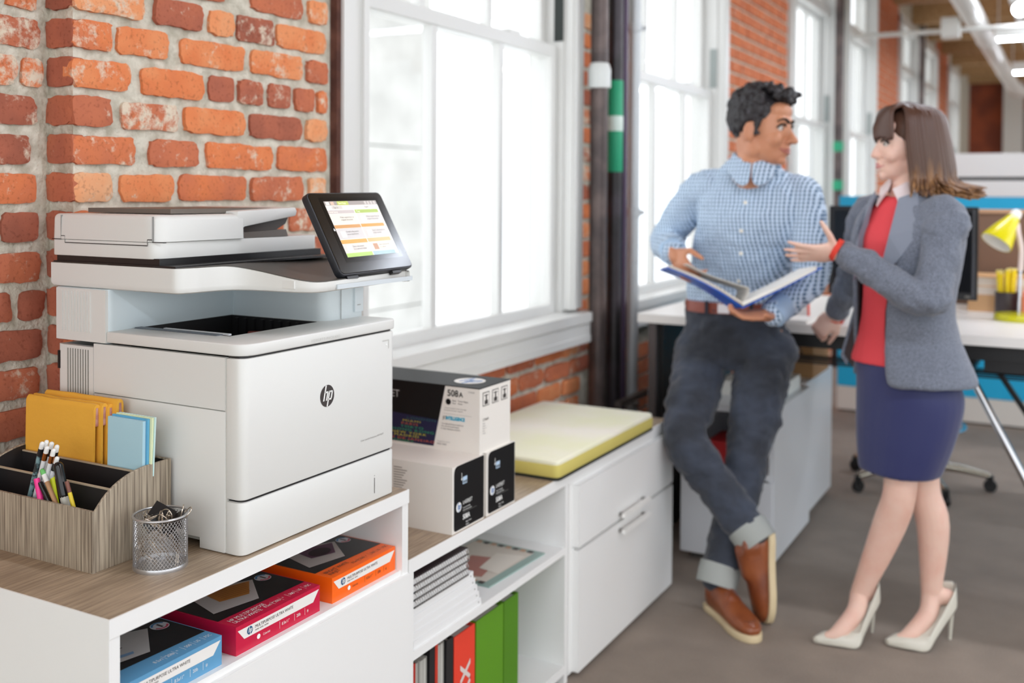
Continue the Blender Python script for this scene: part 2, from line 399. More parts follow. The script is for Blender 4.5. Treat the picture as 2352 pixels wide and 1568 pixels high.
for k in range(-22, 16):
    zc = rz(k)
    if zc < .04 or zc > 2.9: continue
    if k in PH:
        L_ = [(onx(a / 3, 300, WX).y, onx(b_ / 3, 300, WX).y, h, l) for a, b_, h, l in PH[k]]
        if k == -1: L_ = [(1.403, 1.62, .5, .3), (1.64, 1.83, .3, .3)] + L_
    else:
        L_ = []; y = 1.403 + (0 if k % 2 else -.0)
        first = .105 if k % 2 else .205
        while y < 2.22:
            ln = first if y < 1.41 else R.uniform(.17, .215)
            e = min(y + ln, 2.228); 
            if e - y > .03: L_.append((y, e, None, None))
            y = e + .017
    for a, b_, h, l in L_:
        if a < 1.42: a = 1.4035
        front_brick(a, b_, zc, BH, h, l)
    ret_brick(WX - .088, WX - .004, zc, BH, R.choice([.1, .15, .2, .3]))
# recessed wall nearer the camera (x < 112 px)
RX = WX - .075
PR = {0: [(40, 270)], 1: [(-300, 295)], 2: [(-350, 120), (165, 300)], 3: [(-200, 275)], 4: [(-330, 210)], 5: [(-240, 245)], 6: [(20, 262)],
      7: [(-160, 295)], 8: [(-300, 80), (130, 322)], 9: [(-200, 295)], 10: [(-260, 262)]}
for k in range(-8, 16):
    zc = rz(k) - .004
    if zc < .04 or zc > 2.3: continue
    if k in PR: L_ = [(onx(a / 3, 300, RX).y, onx(b_ / 3, 300, RX).y) for a, b_ in PR[k]]
    else:
        e = 1.388 if k % 2 else 1.290; L_ = [(e - .2, e)] + ([(1.306, 1.390)] if e < 1.3 else [])
    s = min(a for a, _ in L_) - .02
    while s > .9: L_.append((s - .2, s)); s -= .22
    for a, b_ in L_: front_brick(a, b_, zc, BH, R.choice([.15, .25, .35, .55, .6]) if k < 6 else R.choice([.05, .12, .2, .35]), None, RX)  # lower courses get darker hues: the weaker light there painted into the brick
# below window 1, beside its right casing, and the first pier beyond
def field(y0, y1, k0, k1, cap=None):
    for k in range(k0, k1):
        zc = rz(k)
        if zc < .04 or zc > 3.4: continue
        y = y0 - (.1 if k % 2 else 0)
        while y < y1 - .03:
            a = max(y, y0); e = min(y + R.uniform(.18, .215), y1)
            if e - a > .03: front_brick(a, e, zc, BH)
            y = e + .017
field(2.9, 3.84, 12, 17); field(3.82, 4.22, -4, 15)
print('single bricks', NBRICK[0])
# the rest of the brickwork, too far to pick apart: one joined part
far = NB()
def fill(y0, y1, z0, z1):
    k = 0; z = z0 + .03
    while z < z1 - .03:
        y = y0 - (.1 if k % 2 else 0)
        while y < y1 - .03:
            a = max(y, y0); e = min(y + .2, y1)
            if e - a > .03: box(far, WX - .03, WX + R.uniform(-.002, .003), a, e, z - BH / 2, z + BH / 2)
            y += .217
        z += CH; k += 1
fill(2.27, 2.9, .02, .76); fill(2.9, 4.22, .02, .36); fill(5.82, 7.24, .0, 3.7); fill(10.84, 12.3, .0, 3.7); fill(15.92, 17.38, 0, 3.7)
for a, b_ in WINS[1:6]: fill(a, b_, 0, .76)
fb = obj('brickwork', far, MBRICK, wl); fb['kind'] = 'stuff'; fb['hue'] = .5; fb['lime'] = .3

# ---- far end wall
mgrey = mat('far_door_grey', '#8a8280', .5)
bm = NB(); box(bm, -2, 6.5, 21.3, 21.5, 0, 3.75)
wb = obj('wall_back', bm, mat('far_brick', '#a8583c', .9, var=(3, '#8a4a38', .4, .6))); tag(wb, kind='structure')
d1 = tag(obj('door_1', rbox(-.85, 1.0, 21.24, 21.32, 0, 3.0, .01), mgrey), kind='structure')
t1 = tag(obj('trim_1', rbox(-1.2, -.87, 21.1, 21.31, 0, 3.74, .01), mat('white_column', '#e6e4df', .5)), kind='structure')

# ------------------------------------------------------------------ windows
MWF = mat('window_paint', '#dcdcd9', .35, bump=(40, .05, .001))
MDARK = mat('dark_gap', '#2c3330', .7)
def glass_mat():
    m = bpy.data.materials.new('pane_glass'); nt, b = nodes_of(m); N = nt.nodes; L = nt.links
    t = N.new('ShaderNodeBsdfTransparent'); g = N.new('ShaderNodeBsdfGlossy'); g.inputs['Roughness'].default_value = .02
    x = N.new('ShaderNodeMixShader'); lw = N.new('ShaderNodeLayerWeight'); lw.inputs[0].default_value = .15
    mu = N.new('ShaderNodeMath'); mu.operation = 'MULTIPLY'; mu.inputs[1].default_value = .2; L.new(lw.outputs['Fresnel'], mu.inputs[0])
    L.new(mu.outputs[0], x.inputs[0]); L.new(t.outputs[0], x.inputs[1]); L.new(g.outputs[0], x.inputs[2])
    L.new(x.outputs[0], N['Material Output'].inputs[0]); return m
MGLASS = glass_mat()
def window(n, y0, y1, near):
    w_ = struct('window_%d' % n, (WX, (y0 + y1) / 2, WZ0))
    r = .004 if near else 0
    def part(name, *q, m=MWF, p=w_, rr=r): return obj(name, rbox(*q, rr) if rr else (lambda b: (box(b, *q), b)[1])(NB()), m, p)
    c = .105                                        # casing width
    part('casing', WX - .02, WX + .022, y0, y0 + c, .93, WZ1); part('casing', WX - .02, WX + .022, y1 - c, y1, .93, WZ1)
    part('casing_bead', WX + .018, WX + .034, y0 + c - .03, y0 + c - .006, .93, WZ1); part('casing_bead', WX + .018, WX + .034, y1 - c + .006, y1 - c + .03, .93, WZ1)
    part('head', WX - .16, WX + .02, y0, y1, WZ1 - .09, WZ1 + .02)
    part('jamb', WX - .17, WX - .015, y0, y0 + .115, .90, WZ1); part('jamb', WX - .17, WX - .015, y1 - .115, y1, .90, WZ1)
    part('sill', WX - .17, WX + .078, y0 - .035, y1 + .035, .880, .918, rr=.008 if near else 0)
    part('apron', WX - .02, WX + .068, y0 - .01, y1 + .01, .815, .885); part('apron_bead', WX - .02, WX + .072, y0 - .02, y1 + .02, .798, .826, rr=.008 if near else 0)
    part('transom', WX - .16, WX - .02, y0 + .1, y1 - .1, 2.86, 2.95)
    gy0, gy1 = y0 + .115, y1 - .115
    def sash(name, xs, z0, z1, bot, top):
        s = obj(name, (lambda b: b)(rail_frame(xs, gy0, gy1, z0, z1, .045, bot, top, r)), MWF, w_)
        W = gy1 - gy0
        for k in (1, 2):
            yc = gy0 + W * k / 3
            part('muntin', xs - .015, xs + .018, yc - .016, yc + .016, z0 + bot * .5, z1 - top * .5, p=s)
        for k in range(3):
            a = gy0 + W * k / 3; b_ = gy0 + W * (k + 1) / 3
            part('pane', xs - .002, xs + .002, a + .01, b_ - .01, z0 + bot * .5, z1 - top * .5, m=MGLASS, p=s, rr=0)
        return s
    sash('lower_sash', WX - .065, .905, 1.985, .05, .05); sash('upper_sash', WX - .115, 1.94, 2.88, .05, .05); sash('transom_sash', WX - .09, 2.93, WZ1 - .07, .04, .04)
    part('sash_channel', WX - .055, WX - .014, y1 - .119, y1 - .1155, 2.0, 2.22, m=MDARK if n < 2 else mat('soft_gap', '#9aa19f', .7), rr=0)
    if near: part('sash_lock', WX - .08, WX - .045, (y0 + y1) / 2 + .28, (y0 + y1) / 2 + .36, 1.983, 1.997)
    return w_
def rail_frame(xs, ya, yb, z0, z1, st, bot, top, r):
    bm = NB(); x0, x1 = xs - .02, xs + .022
    o = [(ya, z0), (yb, z0), (yb, z1), (ya, z1)]; i = [(ya + st, z0 + bot), (yb - st, z0 + bot), (yb - st, z1 - top), (ya + st, z1 - top)]
    vs = [(x, *p) for x in (x0, x1) for p in o + i]
    fs = []
    for k in range(4):
        n = (k + 1) % 4
        fs += [(k, n, 4 + n, 4 + k), (8 + n, 8 + k, 12 + k, 12 + n), (n, k, 8 + k, 8 + n), (4 + k, 4 + n, 12 + n, 12 + k)]
    addgeo(bm, vs, fs)
    if r: bmesh.ops.recalc_face_normals(bm, faces=bm.faces[:]); bev(bm, r, 1)
    return bm
for n, (a, b_) in enumerate(WINS): window(n + 1, a, b_, n < 2)
# rust-brown strip between the brick and the first casing
tag(obj('trim_2', rbox(WX - .03, WX + .012, 2.232, 2.256, .0, 3.45, .003), mat('rust_strip', '#4c2a20', .8, var=(20, '#6a4234', .4, .7))), kind='structure')
# building across the street, seen through the first panes
MFAC = mat('pale_stone', '#bdbdbb', .9, var=(2, '#d0d0ce', .35, .65))
fc = thing('stone_building', 'pale grey stone building outside the large sash window', 'building', (-6.5, 7.2, -3))
for k in range(5):
    obj('stone_block', rbox(-7.5, -6.0, 4.6, 9.15, -3 + 1.62 * k + .006, -3 + 1.62 * (k + 1) - .006, .015, 1), MFAC, fc)
# ------------------------------------------------------------------ pipes on the wall
MPIPE = mat('old_pipe', '#4a4140', .38, metal=.55, var=(9, '#6a5c58', .4, .7), bump=(60, .3, .001))
MPIPE2 = mat('black_pipe', '#2b2829', .35, metal=.4, var=(9, '#433b42', .4, .7))
MCOND = mat('grey_conduit', '#b9bdc0', .4, metal=.3)
MWH = mat('white_valve', '#d8dcda', .45)
PX = WX + .085
def vpipe(name, label, cat, px, r, m, z1=3.74, z0=0.):
    p = onx(px, 400, PX); t = thing(name, label, cat, (p.x, p.y, z0))
    obj('pipe', lathe([(r, z0), (r, z1)], (p.x, p.y, 0), 20), m, t, smooth=40); return t, p
t, p = vpipe('riser_pipe', 'thick dark riser pipe with a white domed fitting beside the window', 'pipe', 1375, .036, MPIPE)
zf = onx(1375, 203, PX).z; zt = onx(1375, 125, PX).z
obj('fitting', lathe([(.037, zf), (.046, zf + .002), (.047, zf + .075), (.040, zf + .098), (.022, zt - .022), (.016, zt - .004), (.02, zt + .008), (.037, zt + .012)], (p.x, p.y, 0), 20), MWH, t, smooth=40)
for z in (.45, 2.9): obj('coupling', lathe([(.036, z), (.043, z + .005), (.043, z + .05), (.036, z + .055)], (p.x, p.y, 0), 20), MPIPE, t, smooth=40)
t, p = vpipe('riser_pipe', 'black riser pipe with a green marker band', 'pipe', 1412, .031, MPIPE2)
z0, z1 = onx(1412, 395, PX).z, onx(1412, 185, PX).z
mg = mat('green_marker', '#1f9e72', .5)
obj('marker_band', lathe([(.0315, z0), (.033, z0 + .002), (.033, z1 - .002), (.0315, z1)], (p.x, p.y, 0), 20), mg, t, smooth=40)
obj('marker_label', lathe([(.0332, z0 + .17), (.034, z0 + .172), (.034, z1 - .15), (.0332, z1 - .148)], (p.x, p.y, 0), 20), mat('white_label', '#d6e6de', .5), t, smooth=40)
t, p = vpipe('riser_pipe', 'slim purple-black pipe between the marked pipe and the pale conduit', 'pipe', 1433, .014, mat('purple_pipe', '#4b3a52', .35, metal=.3))
t, p = vpipe('conduit', 'pale grey vertical conduit with clips in front of the second window', 'conduit', 1455, .026, MCOND)
for z in (onx(1455, 62, PX).z, onx(1455, 488, PX).z):
    obj('clip', lathe([(.026, z - .02), (.031, z - .018), (.031, z + .018), (.026, z + .02)], (p.x, p.y, 0), 20), MCOND, t, smooth=40)
    obj('clip_screw', tube([(p.x + .02, p.y + .025, z), (p.x + .03, p.y + .045, z)], .01, 8), MCOND, t)
zb = onx(1420, 915, PX).z
brk = thing('pipe_bracket', 'small grey bracket clamping the pipes just above the low cabinets', 'bracket', (PX, onx(1420, 915, PX).y, zb))
y0, y1 = onx(1395, 915, PX).y, onx(1460, 915, PX).y
obj('bar', rbox(PX + .034, PX + .06, y0, y1, zb - .012, zb + .012, .004), mat('bracket_grey', '#7d7672', .4, metal=.5), brk)
obj('bolt', tube([(PX + .055, (y0 + y1) / 2, zb - .02), (PX + .075, (y0 + y1) / 2, zb - .02)], .012, 8), MATS['bracket_grey'], brk)
# dark risers between the farther pairs of windows
for y, lab in ((onx(1926, 300, PX).y, 'dark riser pipe beside the third pair of windows'), (onx(2116, 250, PX).y, 'thin dark riser pipe far down the window wall')):
    t = thing('riser_pipe', lab, 'pipe', (PX, y, 0))
    obj('pipe', lathe([(.036, 0), (.036, 3.74)], (PX, y, 0), 16), MPIPE, t, smooth=40)
    if y < 10:
        za, zb_ = onx(1918, 425, PX).z, onx(1918, 335, PX).z
        for z in (za, zb_): obj('marker_band', lathe([(.037, z - .04), (.042, z - .038), (.042, z + .038), (.037, z + .04)], (PX, y, 0), 16), mg, t, smooth=40)
    else: obj('marker_band', lathe([(.037, 2.2), (.042, 2.21), (.042, 2.5), (.037, 2.51)], (PX, y, 0), 16), mat('blue_marker', '#2a7ab8', .5), t, smooth=40)
# ------------------------------------------------------------------ ducts and lamps under the ceiling
MDUCT = mat('duct_paint', '#dedcd6', .4, metal=.1)
t = thing('ceiling_duct', 'white round duct running along the room under the ceiling', 'duct', (-.79, 7, 2.9))
obj('duct_pipe', tube([(-.79, -3.5, 2.93), (-.79, 16.2, 2.93), (-.72, 16.8, 2.93), (-.4, 17.2, 2.93), (2.5, 17.3, 2.93)], .085, 16), MDUCT, t, smooth=40)
for k in range(7):
    obj('hanger', tube([(-.79, -2.2 + 3 * k, 2.99), (-.79, -2.2 + 3 * k, 3.76)], .008, 6), MDUCT, t)
    obj('duct_joint', lathe([(.085, -.03), (.094, -.025), (.094, .025), (.085, .03)], seg=16, M=Matrix.Translation((-.79, -1 + 3 * k, 2.93)) @ Matrix.Rotation(PI / 2, 4, 'X')), MDUCT, t)
t = thing('ceiling_duct', 'wide pale duct hung beside the round duct above the desks', 'duct', (-.2, 9, 3.1))
obj('duct_pipe', rbox(-.52, -.12, 4.5, 17, 3.05, 3.36, .03), MDUCT, t)
for y in (6.2, 10.4, 15): obj('hanger', rbox(-.34, -.30, y, y + .03, 3.35, 3.76, .002), MDUCT, t)
t = thing('junction_box', 'pale junction box on a cross conduit under the ceiling', 'junction box', (-1.05, 9.6, 2.8))
obj('box_body', rbox(-1.02, -.88, 9.38, 9.56, 2.74, 2.90, .01), MDUCT, t)
obj('cross_conduit', tube([(-1.76, 9.47, 2.8), (-.2, 9.47, 2.8)], .02, 10), MDUCT, t)
MLAMP = mat('lamp_diffuser', '#fdfdff', .5, emit=('#eaf2ff', 34.0))
for k in range(6):
    y = -1.04 + 2.76 * k
    lab = 'white linear pendant lamp ' + ('behind the printer end of the room', 'above the tall printer cabinet', 'above the high white desk', 'above the third window', 'beside the junction box', 'near the far end wall')[k]
    t = thing('pendant_lamp', lab, 'lamp', (.9, y, 2.75), group='linear pendant lamps')
    obj('housing', rbox(-.64, 2.4, y - .06, y + .06, 2.78, 2.885, .012), MDUCT, t)
    obj('diffuser', rbox(-.62, 2.38, y - .045, y + .045, 2.762, 2.782, .004), MLAMP, t)
    for x in (-.45, 2.2): obj('rod', tube([(x, y, 2.88), (x, y, 3.76)], .012, 8), MDUCT, t)
t = thing('globe_lamp', 'small white globe lamp hanging below the timber ceiling', 'lamp', (-.42, 9.36, 2.85))
bm = NB(); ell(bm, (-.42, 9.36, 2.92), (.055, .055, .055)); obj('globe', bm, MLAMP, t, smooth=True)
obj('cord', tube([(-.42, 9.36, 2.97), (-.42, 9.36, 3.76)], .006, 6), MDUCT, t)
# ------------------------------------------------------------------ storage units along the wall
MLAM = mat('white_laminate', '#eeeeec', .38)
def woodtop():
    m = bpy.data.materials.new('wood_laminate'); nt, b = nodes_of(m); N = nt.nodes; L = nt.links
    tc = N.new('ShaderNodeTexCoord'); mp = N.new('ShaderNodeMapping'); mp.inputs['Scale'].default_value = (60, 2.2, 60); L.new(tc.outputs['Object'], mp.inputs[0])
    n = N.new('ShaderNodeTexNoise'); n.inputs['Scale'].default_value = 4; n.inputs['Detail'].default_value = 8; n.inputs['Roughness'].default_value = .65; L.new(mp.outputs[0], n.inputs['Vector'])
    n2 = N.new('ShaderNodeTexNoise'); n2.inputs['Scale'].default_value = 9; L.new(tc.outputs['Object'], n2.inputs['Vector'])
    mx = N.new('ShaderNodeMath'); mx.operation = 'MULTIPLY_ADD'; mx.inputs[1].default_value = .35; L.new(n2.outputs['Fac'], mx.inputs[0]); L.new(n.outputs['Fac'], mx.inputs[2])
    r = N.new('ShaderNodeValToRGB'); r.color_ramp.elements[0].position = .48; r.color_ramp.elements[1].position = .86
    r.color_ramp.elements[0].color = (*lin('#7d6a56'), 1); r.color_ramp.elements[1].color = (*lin('#b9a48b'), 1)
    L.new(mx.outputs[0], r.inputs[0]); L.new(r.outputs[0], b.inputs['Base Color']); b.inputs['Roughness'].default_value = .38; return m
MTOP = woodtop()
FX = -1.25; BX = -1.765
C1A, C1B, C1T = 1.044, 1.829, .755
c1 = thing('storage_cabinet', 'tall white storage cabinet with wood-look top, an open shelf and the printer on it', 'cabinet', ((FX + BX) / 2, (C1A + C1B) / 2, 0))
obj('worktop', rbox(BX, FX, C1A, C1B, C1T - .030, C1T - .0006, .0015), MLAM, c1)
obj('top_veneer', rbox(BX + .002, FX - .0025, C1A + .0025, C1B - .0025, C1T - .002, C1T, .0004, 1), MTOP, c1)
obj('side_panel', rbox(BX, FX - .002, C1A + .001, C1A + .021, 0, C1T - .0305, .001), MLAM, c1)
obj('side_panel', rbox(BX, FX - .002, C1B - .023, C1B - .001, 0, C1T - .0305, .001), MLAM, c1)
obj('back_panel', rbox(BX, BX + .015, C1A + .021, C1B - .023, 0.02, C1T - .03, .001), MLAM, c1)
obj('shelf', rbox(BX + .015, FX - .006, C1A + .021, C1B - .023, .566, .585, .001), MLAM, c1)
obj('drawer_front', rbox(FX - .018, FX + .004, C1A + .003, C1B + .0005, .306, .573, .0015), MLAM, c1)
obj('drawer_front', rbox(FX - .018, FX + .004, C1A + .003, C1B + .0005, .03, .302, .0015), MLAM, c1)
obj('plinth', rbox(BX + .02, FX - .03, C1A + .02, C1B - .02, 0, .03, .001), mat('plinth_dark', '#4c4844', .7), c1)
# open shelf unit
C2A, C2B, C2T = 1.830, 2.665, .600
c2 = thing('shelf_unit', 'low white open shelf unit with wood-look top holding notebooks and binders', 'shelf unit', ((FX + BX) / 2, (C2A + C2B) / 2, 0))
obj('top_board', rbox(BX, FX, C2A, 3.448, C2T - .031, C2T - .0006, .0015), MLAM, c2)
obj('top_veneer', rbox(BX + .002, FX - .0025, C2A + .001, 3.446, C2T - .002, C2T, .0004, 1), MTOP, c2)
obj('side_panel', rbox(BX, FX - .002, C2A + .001, C2A + .020, 0, C2T - .0315, .001), MLAM, c2)
obj('side_panel', rbox(BX, FX - .002, C2B - .055, C2B - .035, 0, C2T - .0315, .001), MLAM, c2)
obj('back_panel', rbox(BX, BX + .015, C2A + .02, C2B - .055, .02, C2T - .031, .001), MLAM, c2)
obj('shelf', rbox(BX + .015, FX - .002, C2A + .02, C2B - .055, .372, .392, .001), MLAM, c2)
obj('bottom_board', rbox(BX + .015, FX - .002, C2A + .02, C2B - .055, 0.03, .055, .001), MLAM, c2)
obj('plinth', rbox(BX + .02, FX - .03, C2A + .02, C2B - .06, 0, .03, .001), mat('plinth_dark', '#4c4844', .7), c2)
# drawer unit
C3A, C3B = 2.640, 3.448
c3 = thing('drawer_unit', 'low white two-drawer unit under the pale green seat cushion', 'drawer unit', ((FX + BX) / 2, (C3A + C3B) / 2, 0))
obj('carcass', rbox(BX, FX - .006, C3A + .002, C3B, .012, C2T - .032, .002), MLAM, c3)
MHAN = mat('handle_white', '#f1f0ec', .3)
for z0, z1 in ((.378, .556), (.016, .368)):
    d = obj('drawer', rbox(FX - .006, FX + .016, C3A + .026, C3B, z0, z1, .002), MLAM, c3)
    zc = .395 if z0 > .1 else .345
    obj('handle', rbox(FX + .03, FX + .042, 2.95, 3.17, zc - .006, zc + .006, .002), MHAN, d)
    for y in (2.965, 3.155): obj('handle_post', rbox(FX + .014, FX + .034, y - .005, y + .005, zc - .005, zc + .005, .001), mat('handle_post_dark', '#8a8784', .4, metal=.4), d)
obj('plinth', rbox(BX + .03, FX - .03, C3A + .03, C3B - .03, 0, .016, .001), MATS['plinth_dark'], c3)
# seat cushion
mc = mat('pale_green_felt', '#f3eee0', .8, var=(4, '#eeeecb', .4, .65), sheen=.2)
mc2 = mat('olive_yellow_edge', '#cdbf68', .8)
cu = thing('seat_cushion', 'pale green square seat cushion with a mustard edge on the drawer unit', 'cushion', (-1.44, 2.86, C2T))
pts = rounded([(-1.66, 2.535), (-1.238, 2.535), (-1.238, 3.27), (-1.66, 3.27)], .02, 4)
obj('cushion_base', prism(pts, 'z', C2T, C2T + .008, 0), mat('cushion_base_black', '#22241c', .8), cu)
obj('cushion_side', prism(pts, 'z', C2T + .006, C2T + .043, .006), mc2, cu, smooth=40)
pts = rounded([(-1.658, 2.537), (-1.24, 2.537), (-1.24, 3.268), (-1.658, 3.268)], .02, 4)
obj('cushion_top', prism(pts, 'z', C2T + .040, C2T + .055, .005, 3), mc, cu, smooth=40)
# ------------------------------------------------------------------ the printer
MP = mat('printer_plastic', '#e0e0dc', .33, bump=(900, .04, .0004))
MPC = mat('printer_cavity', '#cfdade', .35)
MPK = mat('printer_black', '#1b1a1b', .35)
MPG = mat('printer_deck_grey', '#4a4742', .45, bump=(700, .1, .0004))
MPS = mat('printer_seam', '#8f8f89', .6)
MGL = mat('gloss_black', '#1a150f', .16, spec=.5, coat=.0)
PB = C1T
pr = thing('printer', 'large white multifunction printer with tilted black touch panel', 'printer', (-1.505, 1.562, PB))
YN, YF, XF, XB = 1.335, 1.793, -1.262, -1.735
def P(name, src, m=MP, p=pr, smooth=35): return obj(name, src, m, p, smooth=smooth)
# lower body core (slightly inset, shows in the seams) and feet
P('body_core', rbox(XB, -1.303, YN + .004, YF - .004, PB + .014, 1.045, .006), MPS)
P('far_panel', rbox(XB, -1.303, YF - .006, YF, PB + .014, 1.104, .003))
for x in (-1.70, -1.40):
    for y in (YN + .04, YF - .08): P('foot', rbox(x, x + .04, y, y + .04, PB, PB + .016, .003), MPK)
P('side_panel', rbox(-1.640, -1.3025, YN, YN + .012, 1.0085, 1.1015, .0035))
P('side_panel', prism([(-1.640, .775), (-1.364, .775), (-1.364, PB + .0015), (-1.3045, PB + .0015), (-1.3025, PB + .0035), (-1.3025, 1.0065), (-1.640, 1.0065)], 'y', YN, YN + .012, .003))
P('corner_post', rbox(-1.3045, -1.2985, YN + .002, YN + .03, PB + .002, 1.1005, .001), mat('printer_post', '#c9c8c2', .4))
# vent grille panel at the rear of the near side
vp = P('vent_panel', rbox(XB, -1.6415, YN, YN + .012, .80, 1.094, .0035))
for k in range(9):
    x = -1.713 + .0072 * k
    for z0, z1 in ((1.001, 1.088), (.955, .996)):
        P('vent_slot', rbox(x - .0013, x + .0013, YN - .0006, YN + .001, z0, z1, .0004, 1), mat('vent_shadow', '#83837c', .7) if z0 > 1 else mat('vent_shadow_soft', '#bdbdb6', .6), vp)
P('rear_flap', rbox(-1.745, -1.733, YN + .006, YF - .006, .79, 1.094, .004), mat('printer_rear', '#d2d1cb', .4))
P('rear_latch', rbox(-1.7475, -1.742, YN + .003, YN + .012, 1.045, 1.08, .002), MPK)
# front door and paper tray, rounded at both vertical edges
fo = rounded([(-1.2995, YN), (XF, YN + .0), (XF, YF), (-1.2995, YF)], [0, .036, .02, 0], 8)
fd = P('front_door', prism(fo, 'z', .8535, 1.1015, .0028))
tr = P('paper_tray', prism(fo, 'z', PB + .0015, .8495, .0028))
P('door_gap', prism(rounded([(-1.2995, YN + .006), (XF - .004, YN + .006), (XF - .004, YF - .004), (-1.2995, YF - .004)], [0, .034, .02, 0], 8), 'z', .848, 1.106), MPK)
Mf = frame((XF + .0004, 0, 0), (0, 1, 0), (0, 0, 1))      # print on the front: x -> world y, y -> world z
def hp_logo(M, cx, cy, r, disc, ink, parent, tilt=.30):
    d = flat(circ(cx, cy, r, n=40), M, disc, parent, 'logo_disc'); e = M @ Matrix.Translation((0, 0, .0004))
    t = r * .18; s = r * .26                                # slanted strokes of the round mark
    def bar(x, y0, y1): return [(cx + x + (y - 0) * s / r * 1.0 + dx, cy + y) for y, dx in ((y0, -t / 2), (y0, t / 2), (y1, t / 2), (y1, -t / 2))]
    flat([(p[0], p[1], 0) for p in bar(-r * .42, -r * .42, r * .97)], e, ink, d, 'logo_stroke')
    flat([(p[0], p[1], 0) for p in bar(-r * .02, -r * .42, r * .30)], e, ink, d, 'logo_stroke')
    flat([(p[0], p[1], 0) for p in bar(r * .22, -r * .97, r * .42)], e, ink, d, 'logo_stroke')
    flat([(p[0], p[1], 0) for p in bar(r * .62, -r * .28, r * .34)], e, ink, d, 'logo_stroke')
    for x0, x1, y in ((-r * .42, -r * .02, r * .34), (r * .22, r * .62, r * .34), (r * .22, r * .62, -r * .34)):
        sh = y * s / r
        flat([(cx + x0 + sh, cy + y - t * .4, 0), (cx + x1 + sh + t * .2, cy + y - t * .4, 0), (cx + x1 + sh + t * .2, cy + y + t * .4, 0), (cx + x0 + sh, cy + y + t * .4, 0)], e, ink, d, 'logo_stroke')
    return d
MINK = mat('ink_dark', '#3a3331', .5); MWHI = mat('ink_white', '#f2f2ee', .5); MFNT = mat('ink_faint', '#c9c9c4', .5); MGRY = mat('ink_grey', '#8b8a86', .5)
hp_logo(Mf, 1.5655, 1.000, .0212, MINK, MWHI, fd)
text('Color LaserJet Enterprise MFP M577', .0052, Mf @ Matrix.Translation((1.672, .888, 0)), MGRY, fd)
text('HEWLETT-PACKARD', .0078, Mf @ Matrix.Translation((1.512, 1.110, .005)), MFNT, pr, spacing=1.25)
flat(rect(1.7185, 1.7205, .772, .804), Mf, MINK, tr, 'level_slot')
flat(circ(1.7195, .8085, .0012), Mf, MGRY, tr, 'level_dot')
flat([(1.745, 1.085, 0), (1.769, 1.085, 0), (1.769, 1.066, 0), (1.766, 1.066, 0), (1.766, 1.082, 0), (1.745, 1.082, 0)], Mf, MFNT, fd, 'door_mark')
P('door_led', lathe([(.0022, 0), (.0018, .0008)], M=Matrix.Translation((XF, 1.761, 1.074)) @ Matrix.Rotation(PI / 2, 4, 'Y'), seg=12), MWHI, fd)
# output deck: a frame around the dark bin
dk = rounded([(-1.605, YN), (XF + .004, YN - .001), (XF + .004, YF + .001), (-1.605, YF)], [0, .040, .022, 0], 8)
cdk = dk[1:-1] + [(-1.605, YF), (-1.605, 1.668), (-1.366, 1.668), (-1.366, 1.412), (-1.605, 1.398), (-1.605, YN)]
P('output_deck', prism(cdk, 'z', 1.1055, 1.1265, .003, 3))
P('output_bin', prism([(-1.603, 1.058), (-1.42, 1.078), (-1.366, 1.100), (-1.36, 1.100), (-1.36, 1.045), (-1.603, 1.045)], 'y', 1.392, 1.668), mat('bin_dark', '#16181c', .5, spec=.2))
P('bin_wall', rbox(-1.60, -1.37, 1.6605, 1.6645, 1.05, 1.1262, .0005, 1), MPK)
for k in range(8): P('bin_rib', rbox(-1.585 + .024 * k, -1.578 + .024 * k, 1.6535, 1.661, 1.075, 1.122, .001, 1), MPK)
P('bin_back', rbox(-1.604, -1.6005, 1.392, 1.664, 1.05, 1.1265, .0005, 1), MPK); P('bin_near', rbox(-1.60, -1.37, 1.3925, 1.397, 1.05, 1.12, .0005, 1), MPK)
P('bin_roller', tube([(-1.54, 1.650, 1.090), (-1.46, 1.650, 1.096)], .006, 10), mat('roller_red', '#9c4a40', .5))
P('output_guide', rbox(-1.60, -1.385, 1.398, 1.414, 1.1255, 1.1282, .0008, 1), mat('guide_grey', '#5b626a', .4))
P('output_guide', rbox(-1.55, -1.38, 1.424, 1.431, 1.1245, 1.1275, .0008, 1), mat('guide_white', '#d5d6da', .4))
# rear tower with ribs, far column, ceiling of the cavity
tw = rounded([(XB - .008, YN), (-1.602, YN + .001), (-1.602, YF), (XB - .008, YF)], [0, .014, 0, 0], 5)
tower = P('rear_tower', prism(tw, 'z', 1.1035, 1.206, .001), MPC)
P('tower_cover', rbox(XB - .010, -1.6055, YN - .0015, YN + .006, 1.1045, 1.2045, .0025), MP)
for k in range(10): P('tower_rib', rbox(-1.728 + .0088 * k - .002, -1.728 + .0088 * k + .002, YN - .0035, YN + .001, 1.122, 1.200, .0012, 1), MP)
cl = rounded([(-1.605, 1.668), (-1.352, 1.672), (-1.348, YF - .002), (-1.605, YF - .002)], [0, .035, .004, 0], 8)
P('far_column', prism(cl, 'z', 1.120, 1.208, .001), mat('printer_column', '#dbe4e7', .35))
P('column_seam', rbox(-1.3485, -1.3475, 1.7165, 1.7175, 1.124, 1.204, 0), MGRY)
P('column_cap', rbox(-1.40, -1.344, 1.7600, YF - .004, 1.138, 1.206, .002), mat('printer_column', '#dbe4e7', .35))
P('port_mark', rbox(-1.3445, -1.3435, 1.768, 1.779, 1.152, 1.1535, 0), MGRY)
P('port_shadow', rbox(-1.40, -1.349, 1.762, YF - .006, 1.126, 1.138, .001), MPK)
